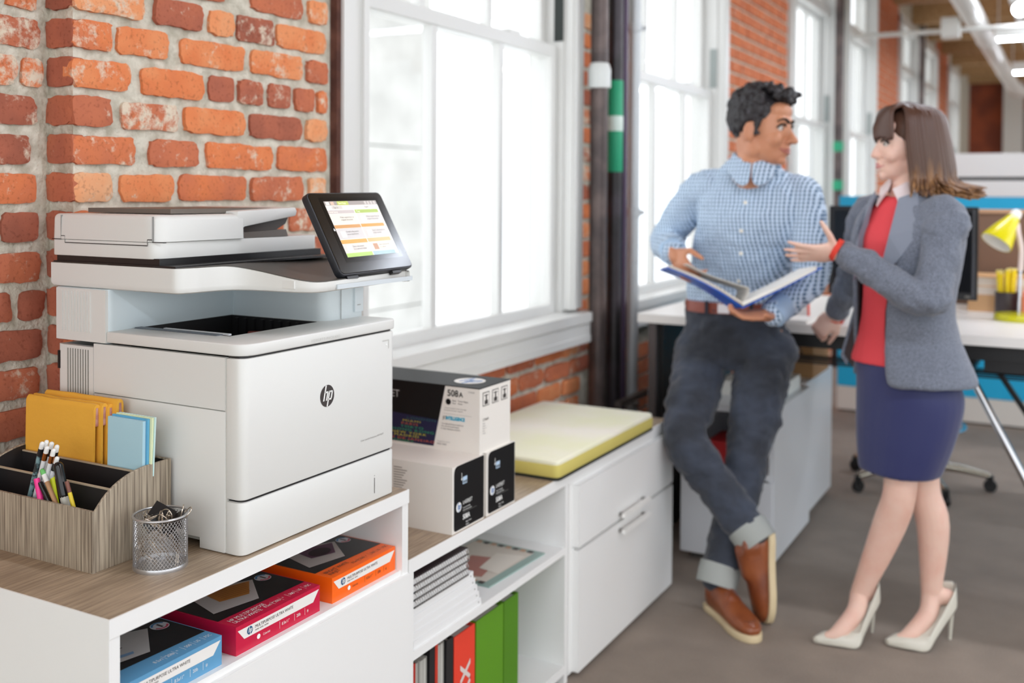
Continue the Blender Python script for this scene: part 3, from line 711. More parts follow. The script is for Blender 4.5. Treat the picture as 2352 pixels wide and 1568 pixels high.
# scanner base with the wave towards the control panel
W2 = catmull([(-1.408, 1.372), (-1.403, 1.415), (-1.390, 1.446), (-1.352, 1.462), (-1.300, 1.468), (-1.258, 1.474), (-1.232, 1.488), (-1.222, 1.515)], 4)
so = rounded([(-1.762, YN), (-1.42, YN), (-1.408, 1.372)], [0, .02, 0], 6) + [tuple(p) for p in W2[1:]] + rounded([(-1.222, 1.80), (-1.262, 1.812), (-1.762, 1.806)], [.012, .01, .01], 4)
so = so[1:] if so[0] == so[1] else so
def ztop(x): return 1.2525 if x < -1.40 else 1.2525 - .027 * min(1, (x + 1.40) / .17)
def slab(out, z0, zf, inset=0., drop=0.):
    bm = NB(); n = len(out); cx = sum(p[0] for p in out) / n; cy = sum(p[1] for p in out) / n
    a = [bm.verts.new((p[0], p[1], z0)) for p in out]; b_ = [bm.verts.new((p[0], p[1], zf(p[0]))) for p in out]
    for i in range(n): bm.faces.new((a[i], a[(i + 1) % n], b_[(i + 1) % n], b_[i]))
    bm.faces.new(a[::-1]); top = bm.faces.new(b_)
    bmesh.ops.recalc_face_normals(bm, faces=bm.faces[:]); return bm
sb = slab(so, 1.2055, ztop); es = [e for e in sb.edges if len(e.link_faces) == 2 and all(v.co.z < 1.21 for v in e.verts) and e.calc_face_angle(0) > 1]
bmesh.ops.bevel(sb, geom=es, offset=.012, segments=4, affect='EDGES', profile=.6)
scb = P('scanner_base', sb, MP, smooth=30)
def shrink(out, d):
    n = len(out); q = []
    for i in range(n):
        a, p, b_ = Vector(out[i - 1]), Vector(out[i]), Vector(out[(i + 1) % n])
        t = (b_ - a); t = t.normalized() if t.length > 1e-9 else Vector((1, 0)); nrm = Vector((-t.y, t.x)); q.append(tuple(p + nrm * d))
    return q
area = sum(so[i][0] * so[(i + 1) % len(so)][1] - so[(i + 1) % len(so)][0] * so[i][1] for i in range(len(so)))
si = shrink(so, .0035 if area > 0 else -.0035)
P('panel_deck', slab(si, 1.225, lambda x: ztop(x) + .0016), MPG, smooth=30)
P('scanner_gap', rbox(-1.752, -1.470, YN + .006, 1.80, 1.2535, 1.2685, .002), MPK)
P('scanner_lip', rbox(-1.757, -1.425, YN + .002, 1.798, 1.2525, 1.2565, .001), MPK)
flat([(-1.335, 1.560, 0), (-1.322, 1.560, 0), (-1.322, 1.562, 0), (-1.335, 1.562, 0)], Matrix.Translation((0, 0, ztop(-1.33) + .0035)), MGRY, scb, 'deck_mark')
P('usb_cover', rbox(-1.290, -1.262, 1.4685, 1.474, 1.214, 1.229, .0015), MP, scb)
P('front_trim', rbox(-1.2235, -1.2205, 1.545, 1.795, 1.2095, 1.2185, .001), mat('printer_trim', '#d3dade', .3), scb)
# lid and document feeder
lid = rounded([(-1.760, YN + .001), (-1.472, YN + .001), (-1.482, 1.805), (-1.760, 1.805)], [.01, .03, .02, .01], 6)
P('scanner_lid', prism(lid, 'z', 1.2672, 1.2985, .002))
fe = rounded([(-1.760, YN), (-1.468, YN), (-1.470, 1.560), (-1.760, 1.560)], [.012, .034, .004, .004], 8)
fb_ = prism(fe, 'z', 1.2992, 1.3485, 0)
for v in fb_.verts:
    if v.co.z > 1.34:
        v.co.z += .006 * max(0, min(1, (v.co.x + 1.76) / .05)) * 0 ; v.co.y += .002; v.co.x += .0 if v.co.x < -1.6 else -.003
bmesh.ops.recalc_face_normals(fb_, faces=fb_.faces[:]); es = [e for e in fb_.edges if len(e.link_faces) == 2 and all(v.co.z > 1.34 for v in e.verts) and e.calc_face_angle(0) > .8]
bmesh.ops.bevel(fb_, geom=es, offset=.010, segments=4, affect='EDGES', profile=.5)
fd_ = P('document_feeder', fb_, MP, smooth=30)
# input tray of the feeder, raised at the far end and undercut
itp = [(1.545, 1.3000), (1.556, 1.318), (1.566, 1.3225), (1.72, 1.342), (1.724, 1.352), (1.718, 1.360), (1.56, 1.3545), (1.545, 1.3535)]
P('input_tray', prism(itp, 'x', -1.748, -1.4725, .002), MP)
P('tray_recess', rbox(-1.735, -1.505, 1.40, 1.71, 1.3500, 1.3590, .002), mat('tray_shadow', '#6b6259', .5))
P('tray_stop', rbox(-1.68, -1.53, 1.722, 1.742, 1.345, 1.360, .003), mat('tray_stop_white', '#dcdcd8', .4))
P('feeder_exit', prism([(1.545, 1.2995), (1.548, 1.318), (1.558, 1.323), (1.71, 1.3405), (1.70, 1.325), (1.64, 1.2995)], 'x', -1.74, -1.485), mat('feeder_exit_brown', '#3c332e', .35))
P('paper_stop', prism([(1.55, 1.2990), (1.55, 1.310), (1.695, 1.3135), (1.702, 1.2990)], 'x', -1.73, -1.4785), mat('paper_stop_grey', '#6a625c', .35))
# seams of the feeder side cover
for x0, x1, z in ((-1.759, -1.733, 1.2990), (-1.7325, -1.722, 1.3055), (-1.7210, -1.4955, 1.2925), (-1.4945, -1.4825, 1.3035), (-1.4815, -1.450, 1.2990)):
    P('cover_seam', rbox(x0, x1, YN - .0004, YN + .004, z - .0007, z + .0007, 0), MPK, fd_)
for x, z0, z1 in ((-1.7328, 1.299, 1.346), (-1.7215, 1.2925, 1.3055), (-1.4950, 1.2925, 1.3035), (-1.4820, 1.299, 1.346)):
    P('cover_seam', rbox(x - .0003, x + .0003, YN - .0003, YN + .004, z0, z1, 0), MGRY, fd_)
# tilted touch panel
A = Vector((-1.225, 1.5625, 1.2335)); upv = Vector((-.088, .006, .158)).normalized(); xv = Vector((0, 1, .010)).normalized()
Mt = frame(A, xv, upv); PW, PHh, PT = .243, .181, .016
to = rounded([(0, 0), (PW, 0), (PW, PHh), (0, PHh)], .014, 6)
bm = prism(to, 'z', -PT, 0, .002, 2); bm.transform(Mt)
tp = P('touch_panel', bm, mat('panel_shell', '#22242a', .4))
bm = prism(rounded([(.0025, .003), (PW - .0025, .003), (PW - .0025, PHh - .0025), (.0025, PHh - .0025)], .012, 6), 'z', -.001, .0012, .0008, 1); bm.transform(Mt)
bez = P('panel_bezel', bm, MGL, tp)
SX0, SX1, SY0, SY1 = .040, .212, .036, .160
def scr(x0, x1, y0, y1, z): return rect(x0, x1, y0, y1, z)
def emis(name, c, s=.22): return mat(name, c, .25, spec=.4, emit=(c, s))
flat(scr(.030, .222, .0255, .1685, .0014), Mt, mat('screen_frame', '#0d0b09', .14, coat=.0), tp, 'screen_frame')
sc_ = flat(scr(SX0, SX1, SY0, SY1, .0017), Mt, emis('screen_white', '#ece5db'), tp, 'screen')
def tile(x0, x1, y0, y1, c, z=.0020):
    W_, H_ = SX1 - SX0, SY1 - SY0
    return flat(scr(SX0 + x0 * W_, SX0 + x1 * W_, SY0 + y0 * H_, SY0 + y1 * H_, z), Mt, emis('screen_' + c[1:], c), sc_, 'screen_tile')
tile(0, 1, .925, 1, '#a39a95'); tile(.23, .44, .928, .997, '#bcc76a', .0022); tile(.02, .085, .93, .99, '#e6dcd6', .0022); tile(.11, .17, .93, .99, '#d8b8a6', .0022)
for k in range(4): tile(.75 + .06 * k, .79 + .06 * k, .93, .99, '#c9c2bd', .0022)
tile(0, 1, .85, .918, '#e3ddd6'); tile(.10, .29, .855, .913, '#cfc8c2', .0022)
tile(0, .485, .775, .835, '#c4b9b6'); tile(.50, .955, .775, .838, '#a9bd63')
tile(0, .485, .575, .77, '#e2dace'); tile(.50, .955, .575, .77, '#d6d0cb')
tile(0, .485, .51, .57, '#c9955f'); tile(.50, .955, .515, .572, '#d1974a'); tile(0, .485, .315, .505, '#cdc8c6'); tile(.50, .955, .315, .51, '#cfc9c4')
tile(0, .485, .235, .305, '#d6a052'); tile(.50, .955, .24, .308, '#dcb078'); tile(0, .485, .075, .23, '#d4cdc6'); tile(.50, .955, .075, .235, '#e8dcc9')
tile(0, .485, 0, .068, '#a9c765'); tile(.50, .94, 0, .068, '#9fb9c0')
for x, y in ((.56, .66), (.06, .40), (.56, .40), (.06, .15), (.56, .15)): tile(x, x + .09, y - .055, y + .055, '#e9e2da' if x < .5 or y > .3 else '#b88a6a', .0022)
def st(s, x, y, h, c='#77706a'):
    W_, H_ = SX1 - SX0, SY1 - SY0
    text(s, h, Mt @ Matrix.Translation((SX0 + x * W_, SY0 + y * H_, .0025)), emis('screen_ink_' + c[1:], c, .3), sc_)
st('Sign In', .13, .87, .0055); st('English', .72, .87, .005); st('Copy', .52, .79, .0055, '#f4f2e6'); st('Initial Setup', .02, .79, .0055, '#f4f2e6'); st('Start Copy', .25, .945, .0055, '#f4f2e6')
for x, y, a, b_ in ((.17, .69, 'Make copies from an', 'original document'), (.67, .69, 'Make copies from an', 'original document'), (.17, .43, 'E-mail a document', 'as an attachment'), (.67, .43, 'Send a document to', 'a fax number'), (.17, .165, 'Save a document', 'to a network folder'), (.67, .165, 'Save a document', 'to a drive')):
    st(a, x, y, .0052); st(b_, x, y - .045, .0052)
text('^', .012, Mt @ Matrix.Translation((.0325, .092, .0022)), MWHI, tp, 'home_mark')
flat([(.0335, .094, .0022), (.0375, .094, .0022), (.0375, .098, .0022), (.0335, .098, .0022)], Mt, MWHI, tp, 'home_mark')
bm = rbox(.02, .055, -.006, .010, -.014, -.004, .002); bm.transform(Mt); P('hinge', bm, MPK)
bm = rbox(.17, .20, -.006, .010, -.014, -.004, .002); bm.transform(Mt); P('hinge', bm, MPK)
# ------------------------------------------------------------------ on the tall cabinet: organizer and what it holds
Z1 = C1T
def org_mat():
    m = bpy.data.materials.new('woven_taupe'); nt, b = nodes_of(m); N = nt.nodes; L = nt.links
    tc = N.new('ShaderNodeTexCoord'); mp = N.new('ShaderNodeMapping'); mp.inputs['Scale'].default_value = (260, 260, 7); L.new(tc.outputs['Object'], mp.inputs[0])
    n = N.new('ShaderNodeTexNoise'); n.inputs['Scale'].default_value = 1.0; n.inputs['Detail'].default_value = 4; L.new(mp.outputs[0], n.inputs['Vector'])
    r = N.new('ShaderNodeValToRGB'); r.color_ramp.elements[0].position = .36; r.color_ramp.elements[1].position = .62
    r.color_ramp.elements[0].color = (*lin('#786b5c'), 1); r.color_ramp.elements[1].color = (*lin('#b5a792'), 1)
    L.new(n.outputs['Fac'], r.inputs[0]); L.new(r.outputs[0], b.inputs['Base Color']); b.inputs['Roughness'].default_value = .6
    bn = N.new('ShaderNodeBump'); bn.inputs['Strength'].default_value = .3; bn.inputs['Distance'].default_value = .001; L.new(n.outputs['Fac'], bn.inputs['Height']); L.new(bn.outputs[0], b.inputs['Normal'])
    return m
MORG = org_mat(); MLIN = mat('organizer_lining', '#1d191a', .6); MEDG = mat('organizer_edge', '#b8a68d', .6)
OX0, OX1, OY0, OY1 = -1.755, -1.425, 1.157, 1.326
og = thing('desk_organizer', 'taupe woven desk organizer with black lining and three compartments', 'organizer', ((OX0 + OX1) / 2, (OY0 + OY1) / 2, Z1))
obj('front_panel', rbox(OX0, OX1, OY0, OY0 + .005, Z1, .859, .0012), MORG, og)
obj('back_panel', rbox(OX0, OX1, OY1 - .005, OY1, Z1, .911, .0012), MORG, og)
cv = catmull([(OY0 + .005, .858), (1.181, .878), (1.203, .893), (1.231, .904), (1.262, .910), (1.30, .911), (OY1 - .005, .911)], 3)
for x0, x1 in ((OX0, OX0 + .005), (OX1 - .005, OX1)):
    sp_ = [(OY0 + .005, Z1)] + [tuple(p) for p in cv] + [(OY1 - .005, Z1)]
    obj('side_panel', prism(sp_, 'x', x0, x1, .0008, 1), MORG, og)
    xi = x1 + .0012 if x0 == OX0 else x0 - .0012
    obj('lining', prism([(OY0 + .006, Z1 + .004)] + [(p[0], p[1] - .002) for p in cv] + [(OY1 - .006, Z1 + .004)], 'x', min(xi, x0 if xi > x0 else x1), max(xi, x0) if xi < x0 else xi), MLIN, og)
obj('lining', rbox(OX0 + .005, OX1 - .005, OY0 + .005, OY0 + .0062, Z1 + .004, .857, 0), MLIN, og)
obj('lining', rbox(OX0 + .005, OX1 - .005, OY1 - .0062, OY1 - .005, Z1 + .004, .909, 0), MLIN, og)
obj('floor_board', rbox(OX0 + .004, OX1 - .004, OY0 + .004, OY1 - .004, Z1, Z1 + .005, .0005), MLIN, og)
for y, z in ((1.213, .880), (1.263, .900)):
    d = obj('divider', rbox(OX0 + .005, OX1 - .0055, y - .0016, y + .0016, Z1 + .004, z - .0015, .0004), MLIN, og)
    obj('divider_edge', rbox(OX0 + .005, OX1 - .0055, y - .0022, y + .0022, z - .002, z + .0006, .0008), MEDG, d)
for x in (OX1 - .004,): obj('edge_piping', tube([(x + .0015, OY0 + .0005, Z1 + .002), (x + .0015, OY0 + .0005, .858)], .0014, 6), mat('stitch_dark', '#6a5d50', .7), og)
# padded envelopes, folded over at the top
MENV = mat('kraft_yellow', '#eaae3c', .6, bump=(22, .35, .006)); MENV2 = mat('kraft_inside', '#b87716', .7); MFLAP = mat('flap_pink', '#c99a92', .5, var=(60, '#b0706a', .4, .6))
def envelope(x0, x1, y, ztop, lean, lab):
    t = thing('padded_envelope', lab, 'envelope', ((x0 + x1) / 2, y, Z1 + .006), group='padded envelopes in the organizer')
    w_ = .0075; zb = Z1 + .006
    out = [(-w_, zb), (-w_, ztop - .010), (-w_ * .8, ztop - .004), (-w_ * .3, ztop), (w_ * .3, ztop), (w_ * .8, ztop - .004), (w_, ztop - .010), (w_ * .9, zb),
           (w_ * .45, zb), (w_ * .5, ztop - .03), (w_ * .35, ztop - .006), (-w_ * .35, ztop - .006), (-w_ * .5, ztop - .03), (-w_ * .45, zb)]
    sh = lambda p: (y + p[0] + lean * (p[1] - zb), p[1])
    bm = prism([sh(p) for p in out], 'x', x0, x1)
    bmesh.ops.subdivide_edges(bm, edges=[e for e in bm.edges if abs(e.verts[0].co.x - e.verts[1].co.x) > .05], cuts=10)
    for v in bm.verts:
        k = noise.noise(Vector((v.co.x * 30, y * 40, v.co.z * 30))); v.co.y += k * .0016; v.co.z += (k * .0015 if v.co.z > ztop - .02 else 0)
    obj('envelope_sheet', bm, MENV, t, smooth=40)
    obj('inner_fold', prism([sh((-w_ * .3, zb + .002)), sh((w_ * .3, zb + .002)), sh((w_ * .2, ztop - .012)), sh((-w_ * .2, ztop - .012))], 'x', x0 + .004, x1 - .006), MENV2, t)
    obj('flap_strip', prism([sh((-w_ * .55, ztop - .040)), sh((w_ * .55, ztop - .040)), sh((w_ * .5, ztop - .006)), sh((-w_ * .5, ztop - .006))], 'x', x1 - .008, x1 - .0005), MFLAP, t)
    return t
envelope(-1.750, -1.560, 1.273, 1.003, .02, 'yellow padded envelope in front of the other envelopes, crease across its face')
envelope(-1.748, -1.553, 1.286, 1.004, .01, 'yellow padded envelope pressed against the back of the creased one')
envelope(-1.747, -1.549, 1.2985, 1.001, .0, 'yellow padded envelope third back in the organizer, next to the rear envelope')
envelope(-1.738, -1.537, 1.3115, 1.009, -.01, 'tallest yellow padded envelope at the rear of the organizer against the printer')
# blue pads
def pad(x0, x1, y0, y1, ztop, col, lab, skew=.0):
    bm = rbox(x0, x1, y0, y1, Z1 + .006, ztop, .0008, 1)
    for v in bm.verts: v.co.x += skew * (v.co.z - Z1)
    tag(obj('note_pad', bm, mat('pad_' + col[1:], col, .6)), lab, 'note pad', 'pads in the organizer')
pad(-1.525, -1.436, 1.268, 1.2745, .988, '#aed3df', 'light blue note pad standing beside the yellow envelopes', .02)
pad(-1.525, -1.434, 1.2752, 1.2795, .991, '#5fa9cf', 'mid blue note pad behind the light blue pad', .03)
pad(-1.525, -1.433, 1.2802, 1.2835, .993, '#e6ecbf', 'pale yellow note pad between the blue pads', .05)
pad(-1.525, -1.433, 1.2842, 1.287, .9935, '#c9e6e4', 'pale aqua card behind the yellow pad', .06)
# pencils and pens in the front compartment
def stick(name, lab, cat, top, low, Y, r, segs, zb=Z1 + .006, grp='pencils in the organizer'):
    """top / low: pixels on the plane y = Y; segs: list of (from, to, radius factor, material) along the length from the top"""
    a = ony(*top, Y); b_ = ony(*low, Y); d = (b_ - a).normalized()
    Ln = (a.z - zb) / -d.z; e = a + d * Ln
    t = thing(name, lab, cat, e, group=grp)
    for s0, s1, f, m, nm in segs:
        s1 = Ln if s1 is None else s1
        p0, p1 = a + d * s0, a + d * s1
        if nm == 'eraser': obj(nm, tube([p0 + d * .001, p1], r * f, 12, dome=True), m, t, smooth=50)
        else: obj(nm, tube([p0, p1], r * f, 10), m, t, smooth=50)
    return t
MERA = mat('eraser_white', '#efeeea', .6); MFER = mat('ferrule_copper', '#b9743c', .25, metal=1.); MFBK = mat('ferrule_black', '#1c1b1d', .3)
MCAM = mat('pencil_camo', '#2e3638', .45, var=(70, '#7fa0a4', .45, .55)); MPWH = mat('pencil_white', '#dfe0e2', .4, var=(60, '#a9adb4', .55, .62))
rp = .0042
for i, (top, low, fer, bod, lab, dy) in enumerate([
    ((97, 1018), (68, 1140), MFBK, MCAM, 'camouflage pencil with black ferrule leaning at the edge of the bundle', 0),
    ((107, 1014), (84, 1140), MFBK, MCAM, 'dark patterned pencil with white eraser behind the copper-banded pencils', .008),
    ((108, 1028), (80, 1142), MFER, MPWH, 'white pencil with copper ferrule next to the camouflage pencil', -.006),
    ((119, 1018), (92, 1140), MFBK, MPWH, 'white pencil with black ferrule at the back of the bundle', .012),
    ((131, 1025), (106, 1140), MFBK, MCAM, 'dark pencil with white eraser on the printer side of the bundle', .006),
    ((123, 1034), (96, 1142), MFER, MPWH, 'white pencil with copper ferrule in front of the dark pencil', -.008),
    ((131, 1052), (104, 1142), MFBK, MPWH, 'shorter white pencil with black ferrule beside the black marker', -.002)]):
    stick('pencil', lab, 'pencil', top, low, 1.187 + dy, rp, [(0, .010, 1, MERA, 'eraser'), (.010, .024, 1.08, fer, 'ferrule'), (.024, None, 1, bod, 'barrel')])
stick('pencil', 'natural wood pencil with a green eraser tip', 'pencil', (97, 1080), (124, 1145), 1.172, .0042, [(0, .008, 1.02, mat('eraser_green', '#6fc06a', .6), 'eraser'), (.008, .022, 1.05, MERA, 'eraser_sleeve'), (.022, None, 1, mat('bare_wood', '#b98b62', .5), 'barrel')])
stick('pencil', 'yellow pencil stub leaning out towards the printer', 'pencil', (153, 1105), (168, 1160), 1.176, .0036, [(0, .02, 1, mat('pencil_brown', '#7a4a3c', .5), 'ferrule'), (.02, None, 1, mat('pencil_yellow', '#e0c62e', .45), 'barrel')])
stick('marker_pen', 'fat black marker pen with a glossy cap', 'marker', (134, 1070), (150, 1150), 1.178, .0085, [(0, .050, 1, mat('marker_black', '#141416', .18), 'eraser'), (.048, None, .92, mat('marker_grey', '#b9b5aa', .4), 'barrel')], grp='pens in the organizer')
stick('ballpoint_pen', 'slim black pen in front of the wood pencil', 'pen', (92, 1108), (112, 1150), 1.168, .0045, [(0, None, 1, MATS['marker_black'], 'barrel')], grp='pens in the organizer')
stick('highlighter', 'pink highlighter with its clip towards the front panel', 'highlighter', (84, 1098), (93, 1146), 1.166, .0052, [(0, None, 1, mat('hot_pink', '#f0318f', .4), 'barrel')], grp='pens in the organizer')
stick('highlighter', 'neon yellow highlighter half hidden behind the black marker', 'highlighter', (118, 1088), (127, 1140), 1.186, .0045, [(0, None, 1, mat('neon_yellow', '#d9e021', .4), 'barrel')], grp='pens in the organizer')
# ------------------------------------------------------------------ wire mesh cup with clips
CC = Vector((-1.358, 1.2405, Z1)); CR = .0445; CHh = .0885
cup = thing('mesh_cup', 'silver wire mesh cup full of binder clips and paper clips', 'cup', CC)
MSIL = mat('silver_wire', '#c4c4c6', .28, metal=.85)
bm = NB(); ns = 46; nz = 22
for sgn in (1, -1):
    for k in range(ns):
        prev = None; a0 = 2 * PI * k / ns
        for j in range(nz + 1):
            z = .006 + (CHh - .010) * j / nz; a = a0 + sgn * (z / .0888) * 1.55
            q = []
            for dz, dr in ((-.00045, .0003), (.00045, .0003), (.00045, -.0003), (-.00045, -.0003)):
                rr_ = CR - .0006 + dr + (.0004 * sgn); q.append(bm.verts.new((CC.x + rr_ * math.cos(a - sgn * dz * 12), CC.y + rr_ * math.sin(a - sgn * dz * 12), Z1 + z + dz)))
            if prev:
                for c in range(4): bm.faces.new((prev[c], prev[(c + 1) % 4], q[(c + 1) % 4], q[c]))
            prev = q
mw = obj('mesh_wall', bm, MSIL, cup); mw['kind'] = 'stuff'
obj('base_disc', lathe([(.002, 0), (CR + .0005, 0), (CR + .001, .004), (CR, .0075), (CR - .001, .0075), (CR - .002, .002), (.002, .002)], CC, 40), MSIL, cup, smooth=40)
ring = [(CR + .0022 * math.cos(a) , CHh + .0022 * math.sin(a)) for a in [2 * PI * k / 8 for k in range(8)]]
obj('rim', lathe(ring, CC, 48, closed=True), MSIL, cup, smooth=60)
MCLIP = mat('binder_black', '#18181a', .3); MCW = mat('clip_wire', '#cfc3b4', .2, metal=1.)
def binder_clip(c, rx, ry, rz_, s, lab):
    t = thing('binder_clip', lab, 'binder clip', c, group='binder clips in the mesh cup')
    M = Matrix.Translation(c) @ Matrix.Rotation(rz_, 4, 'Z') @ Matrix.Rotation(ry, 4, 'Y') @ Matrix.Rotation(rx, 4, 'X')
    bm = NB(); w2, h, d, th = .016 * s, .018 * s, .011 * s, .0012
    prof = [(-d, 0), (d, 0), (.0008, h), (-.0008, h), (-.002, h - .001), (-d + th * 1.6, th), (d - th * 1.6, th), (.0, h - .004)]
    prism([(-d, 0), (d, 0), (.0012, h), (0, h), (d - .0018, .0012), (-d + .0018, .0012), (0, h), (-.0012, h)], 'x', -w2, w2, 0, bm=bm); bm.transform(M)
    obj('clip_body', bm, MCLIP, t)
    for sg in (-1, 1):
        pts = [(-w2 * .6, sg * .0016, h - .001), (-w2 * .7, sg * .004, h + .006 * s), (-w2 * .55, sg * .006, h + .016 * s), (0, sg * .0075, h + .021 * s), (w2 * .55, sg * .006, h + .016 * s), (w2 * .7, sg * .004, h + .006 * s), (w2 * .6, sg * .0016, h - .001)]
        obj('wire_handle', tube([M @ Vector(p) for p in catmull(pts, 4)], .0009, 6), MCW, t, smooth=60)
    return t
zt = Z1 + CHh
binder_clip(Vector((-1.372, 1.262, zt - .004)), 1.9, .5, .5, 1.25, 'large black binder clip sticking highest out of the mesh cup')
binder_clip(Vector((-1.374, 1.236, zt - .010)), 2.4, -.4, 1.1, 1.05, 'black binder clip tipped towards the organizer')
binder_clip(Vector((-1.338, 1.262, zt - .016)), .5, -.4, 2.2, .9, 'small black binder clip next to the printer foot')
binder_clip(Vector((-1.352, 1.245, zt - .026)), .4, .3, .2, 1.0, 'black binder clip lying deep in the mesh cup')
def paper_clip(c, rot, lab):
    w_, h = .0038, .0125
    pts = [(w_ * .5, -h * .4), (w_ * .5, h), (0, h + .003), (-w_ * .5, h), (-w_ * .5, -h), (0, -h - .003), (w_ * .9, -h), (w_ * .9, h * .8), (.001, h * .9)]
    M = Matrix.Translation(c) @ rot.to_matrix().to_4x4()
    o = obj('paper_clip', tube([M @ Vector((p[0], p[1], 0)) for p in catmull(pts, 3)], .0007, 6), MCW, None, smooth=60)
    tag(o, lab, 'paper clip', 'paper clips in the mesh cup')
from mathutils import Euler
rc = random.Random(3)
for k in range(6):
    a = -2.4 + k * .55
    paper_clip(Vector((CC.x + .022 * math.cos(a), CC.y + .022 * math.sin(a), zt - .006 + rc.uniform(-.005, .004))), Euler((rc.uniform(.5, 1.4), rc.uniform(-.6, .6), rc.uniform(0, 6))), 'shiny paper clip lying on the binder clips in the mesh cup')
for k in range(12):
    a = -2.9 + k * .27; rr_ = .036
    paper_clip(Vector((CC.x + rr_ * math.cos(a), CC.y + rr_ * math.sin(a), Z1 + .016 + (k * 37 % 11) * .0045)), Euler((PI / 2 + rc.uniform(-.2, .2), rc.uniform(-1.2, 1.2), a + PI / 2)), 'paper clip seen through the wire wall of the mesh cup')
# ------------------------------------------------------------------ toner boxes on the low unit
Z2 = C2T
MCART = mat('carton_white', '#e9e4dc', .5); MCBK = mat('carton_black', '#0b0a0b', .55, spec=.25); MBLU = mat('logo_blue', '#2f6fb5', .4); MIN2 = mat('carton_ink', '#3c3733', .5); MCY = mat('ink_cyan', '#10a9cc', .5)
def toner(x0, x1, y0, y1, z0, z1, lab):
    t = thing('toner_box', lab, 'box', ((x0 + x1) / 2, (y0 + y1) / 2, z0), group='toner cartons')
    obj('carton', rbox(x0, x1, y0, y1, z0, z1, .0015), MCART, t); return t
def tlabel(t, x1, y0, y1, z0, z1):
    """black end label"""
    M = frame((x1 + .0004, y0, z0), (0, 1, 0), (0, 0, 1)); W_, H_ = y1 - y0, z1 - z0
    lb = flat([(p[0], p[1], 0) for p in rounded([(.007, .004), (W_ - .0015, .004), (W_ - .0015, H_ - .001), (.007, H_ - .001)], [.010, .004, .004, .018], 5)], M, MCBK, t, 'end_label')
    N_ = M @ Matrix.Translation((0, 0, .0004))
    hp_logo(N_, .028, .058, .0115, MWHI, MBLU, lb)
    text('LASERJET', .0125, N_ @ Matrix.Translation((.046, .060, 0)), MWHI, lb, sx=.85); text('Toner Cartridge', .005, N_ @ Matrix.Translation((.046, .050, 0)), MWHI, lb); text('Cartouche de toner', .005, N_ @ Matrix.Translation((.046, .044, 0)), MWHI, lb)
    flat(rect(.046, .110, .0405, .0410), N_, MGRY, lb, 'rule')
    text('508A', .0165, N_ @ Matrix.Translation((.046, .024, 0)), MWHI, lb, bold=.0004, sx=.9); text('Black  Noir', .0055, N_ @ Matrix.Translation((.060, .014, 0)), MWHI, lb); text('Negro', .0055, N_ @ Matrix.Translation((.060, .0075, 0)), MWHI, lb)
    flat(rect(.045, .065, .108, .125), N_, mat('label_pale_blue', '#b9d2e8', .4), lb, 'pictogram'); flat(rect(.040, .0415, .122, .136), N_, MWHI, lb, 'pictogram'); flat(circ(.0408, .121, .0026), N_, MWHI, lb, 'pictogram')
    for k in range(3): flat(rect(.047 + .006 * k, .051 + .006 * k, .110, .116), N_ @ Matrix.Translation((0, 0, .0003)), MIN2, lb, 'pictogram')
tb = toner(-1.62, -1.2555, 2.013, 2.1585, Z2, .757, 'white toner carton with black end label, nearer to the printer under the stacked one')
tlabel(tb, -1.2555, 2.013, 2.1585, Z2, .757)
Mn = frame((-1.2555, 2.013 - .0004, Z2), (1, 0, 0), (0, 0, 1))
for k in range(16): flat(rect(-.165, -.165 + (.02 + .012 * ((k * 7) % 4) / 3) * 1.2, .138 - .006 * k, .1405 - .006 * k), Mn, mat('print_line', '#9b938a', .6), tb, 'small_print')
tb2 = toner(-1.62, -1.2555, 2.171, 2.316, Z2, .757, 'white toner carton with black end label, next to the green cushion')
tlabel(tb2, -1.2555, 2.171, 2.316, Z2, .757)
ty0, ty1, tx0, tx1, tz0, tz1 = 2.147, 2.301, -1.66, -1.262, .757, .918
tt = toner(tx0, tx1, ty0, ty1, tz0, tz1, 'toner carton with black lid and city names stacked on the two cartons')
obj('lid_print', rbox(tx0 - .0005, tx1 + .0005, ty0 - .0006, ty1 + .0006, tz1 - .0015, tz1 + .0006, .0005, 1), MCBK, tt)
hp_logo(Matrix.Translation((0, 0, tz1 + .0011)), -1.335, 2.222, .040, MWHI, MBLU, tt)
lid_ = Matrix.Translation((0, 0, tz1 + .0011)); text('Original toner cartridge', .011, lid_ @ Matrix.Translation((-1.64, 2.163, 0)), MGRY, tt)
Mt_ = frame((0, ty0 - .0006, 0), (1, 0, 0), (0, 0, 1))
def pz(px, py): v = ony(px, py, ty0); return (v.x, v.z)
dk_ = flat([(tx0 + .001, tz0 + .006, 0), (-1.3945, tz0 + .006, 0), (-1.3605, tz1 - .0015, 0), (tx0 + .001, tz1 - .0015, 0)], Mt_, MCBK, tt, 'night_photo')
Mu_ = Mt_ @ Matrix.Translation((0, 0, .0004))
fl = flat([(tx0 + .001, tz0 + .006, 0), (-1.395, tz0 + .006, 0), (-1.380, tz0 + .072, 0), (tx0 + .001, tz0 + .086, 0)], Mu_, mat('night_blue', '#0c0f3a', .4), dk_, 'night_glow')
Mv_ = Mu_ @ Matrix.Translation((0, 0, .0004))
for s, x, z, c in (('LONDON', -1.475, .066, '#1d5a58'), ('MIAMI', -1.488, .058, '#b5a63a'), ('PARIS', -1.492, .0505, '#c0603c'), ('TOKYO', -1.494, .043, '#2f9a6a'), ('HONG KONG', -1.520, .035, '#2f9a6a'), ('NEW YORK', -1.522, .0275, '#c9bb3c'), ('MADRID', -1.514, .020, '#c9bb3c'), ('RIO DE JANEIRO', -1.545, .0125, '#c8583c'), ('SYDNEY', -1.528, .0065, '#2f9a5a')):
    k = .0074
    M = Mv_ @ Matrix.Translation((x, tz0 + z, 0))
    text(s, k * 1.05, M, mat('city_' + c[1:], c, .5), dk_, sx=2.3, spacing=1.2)
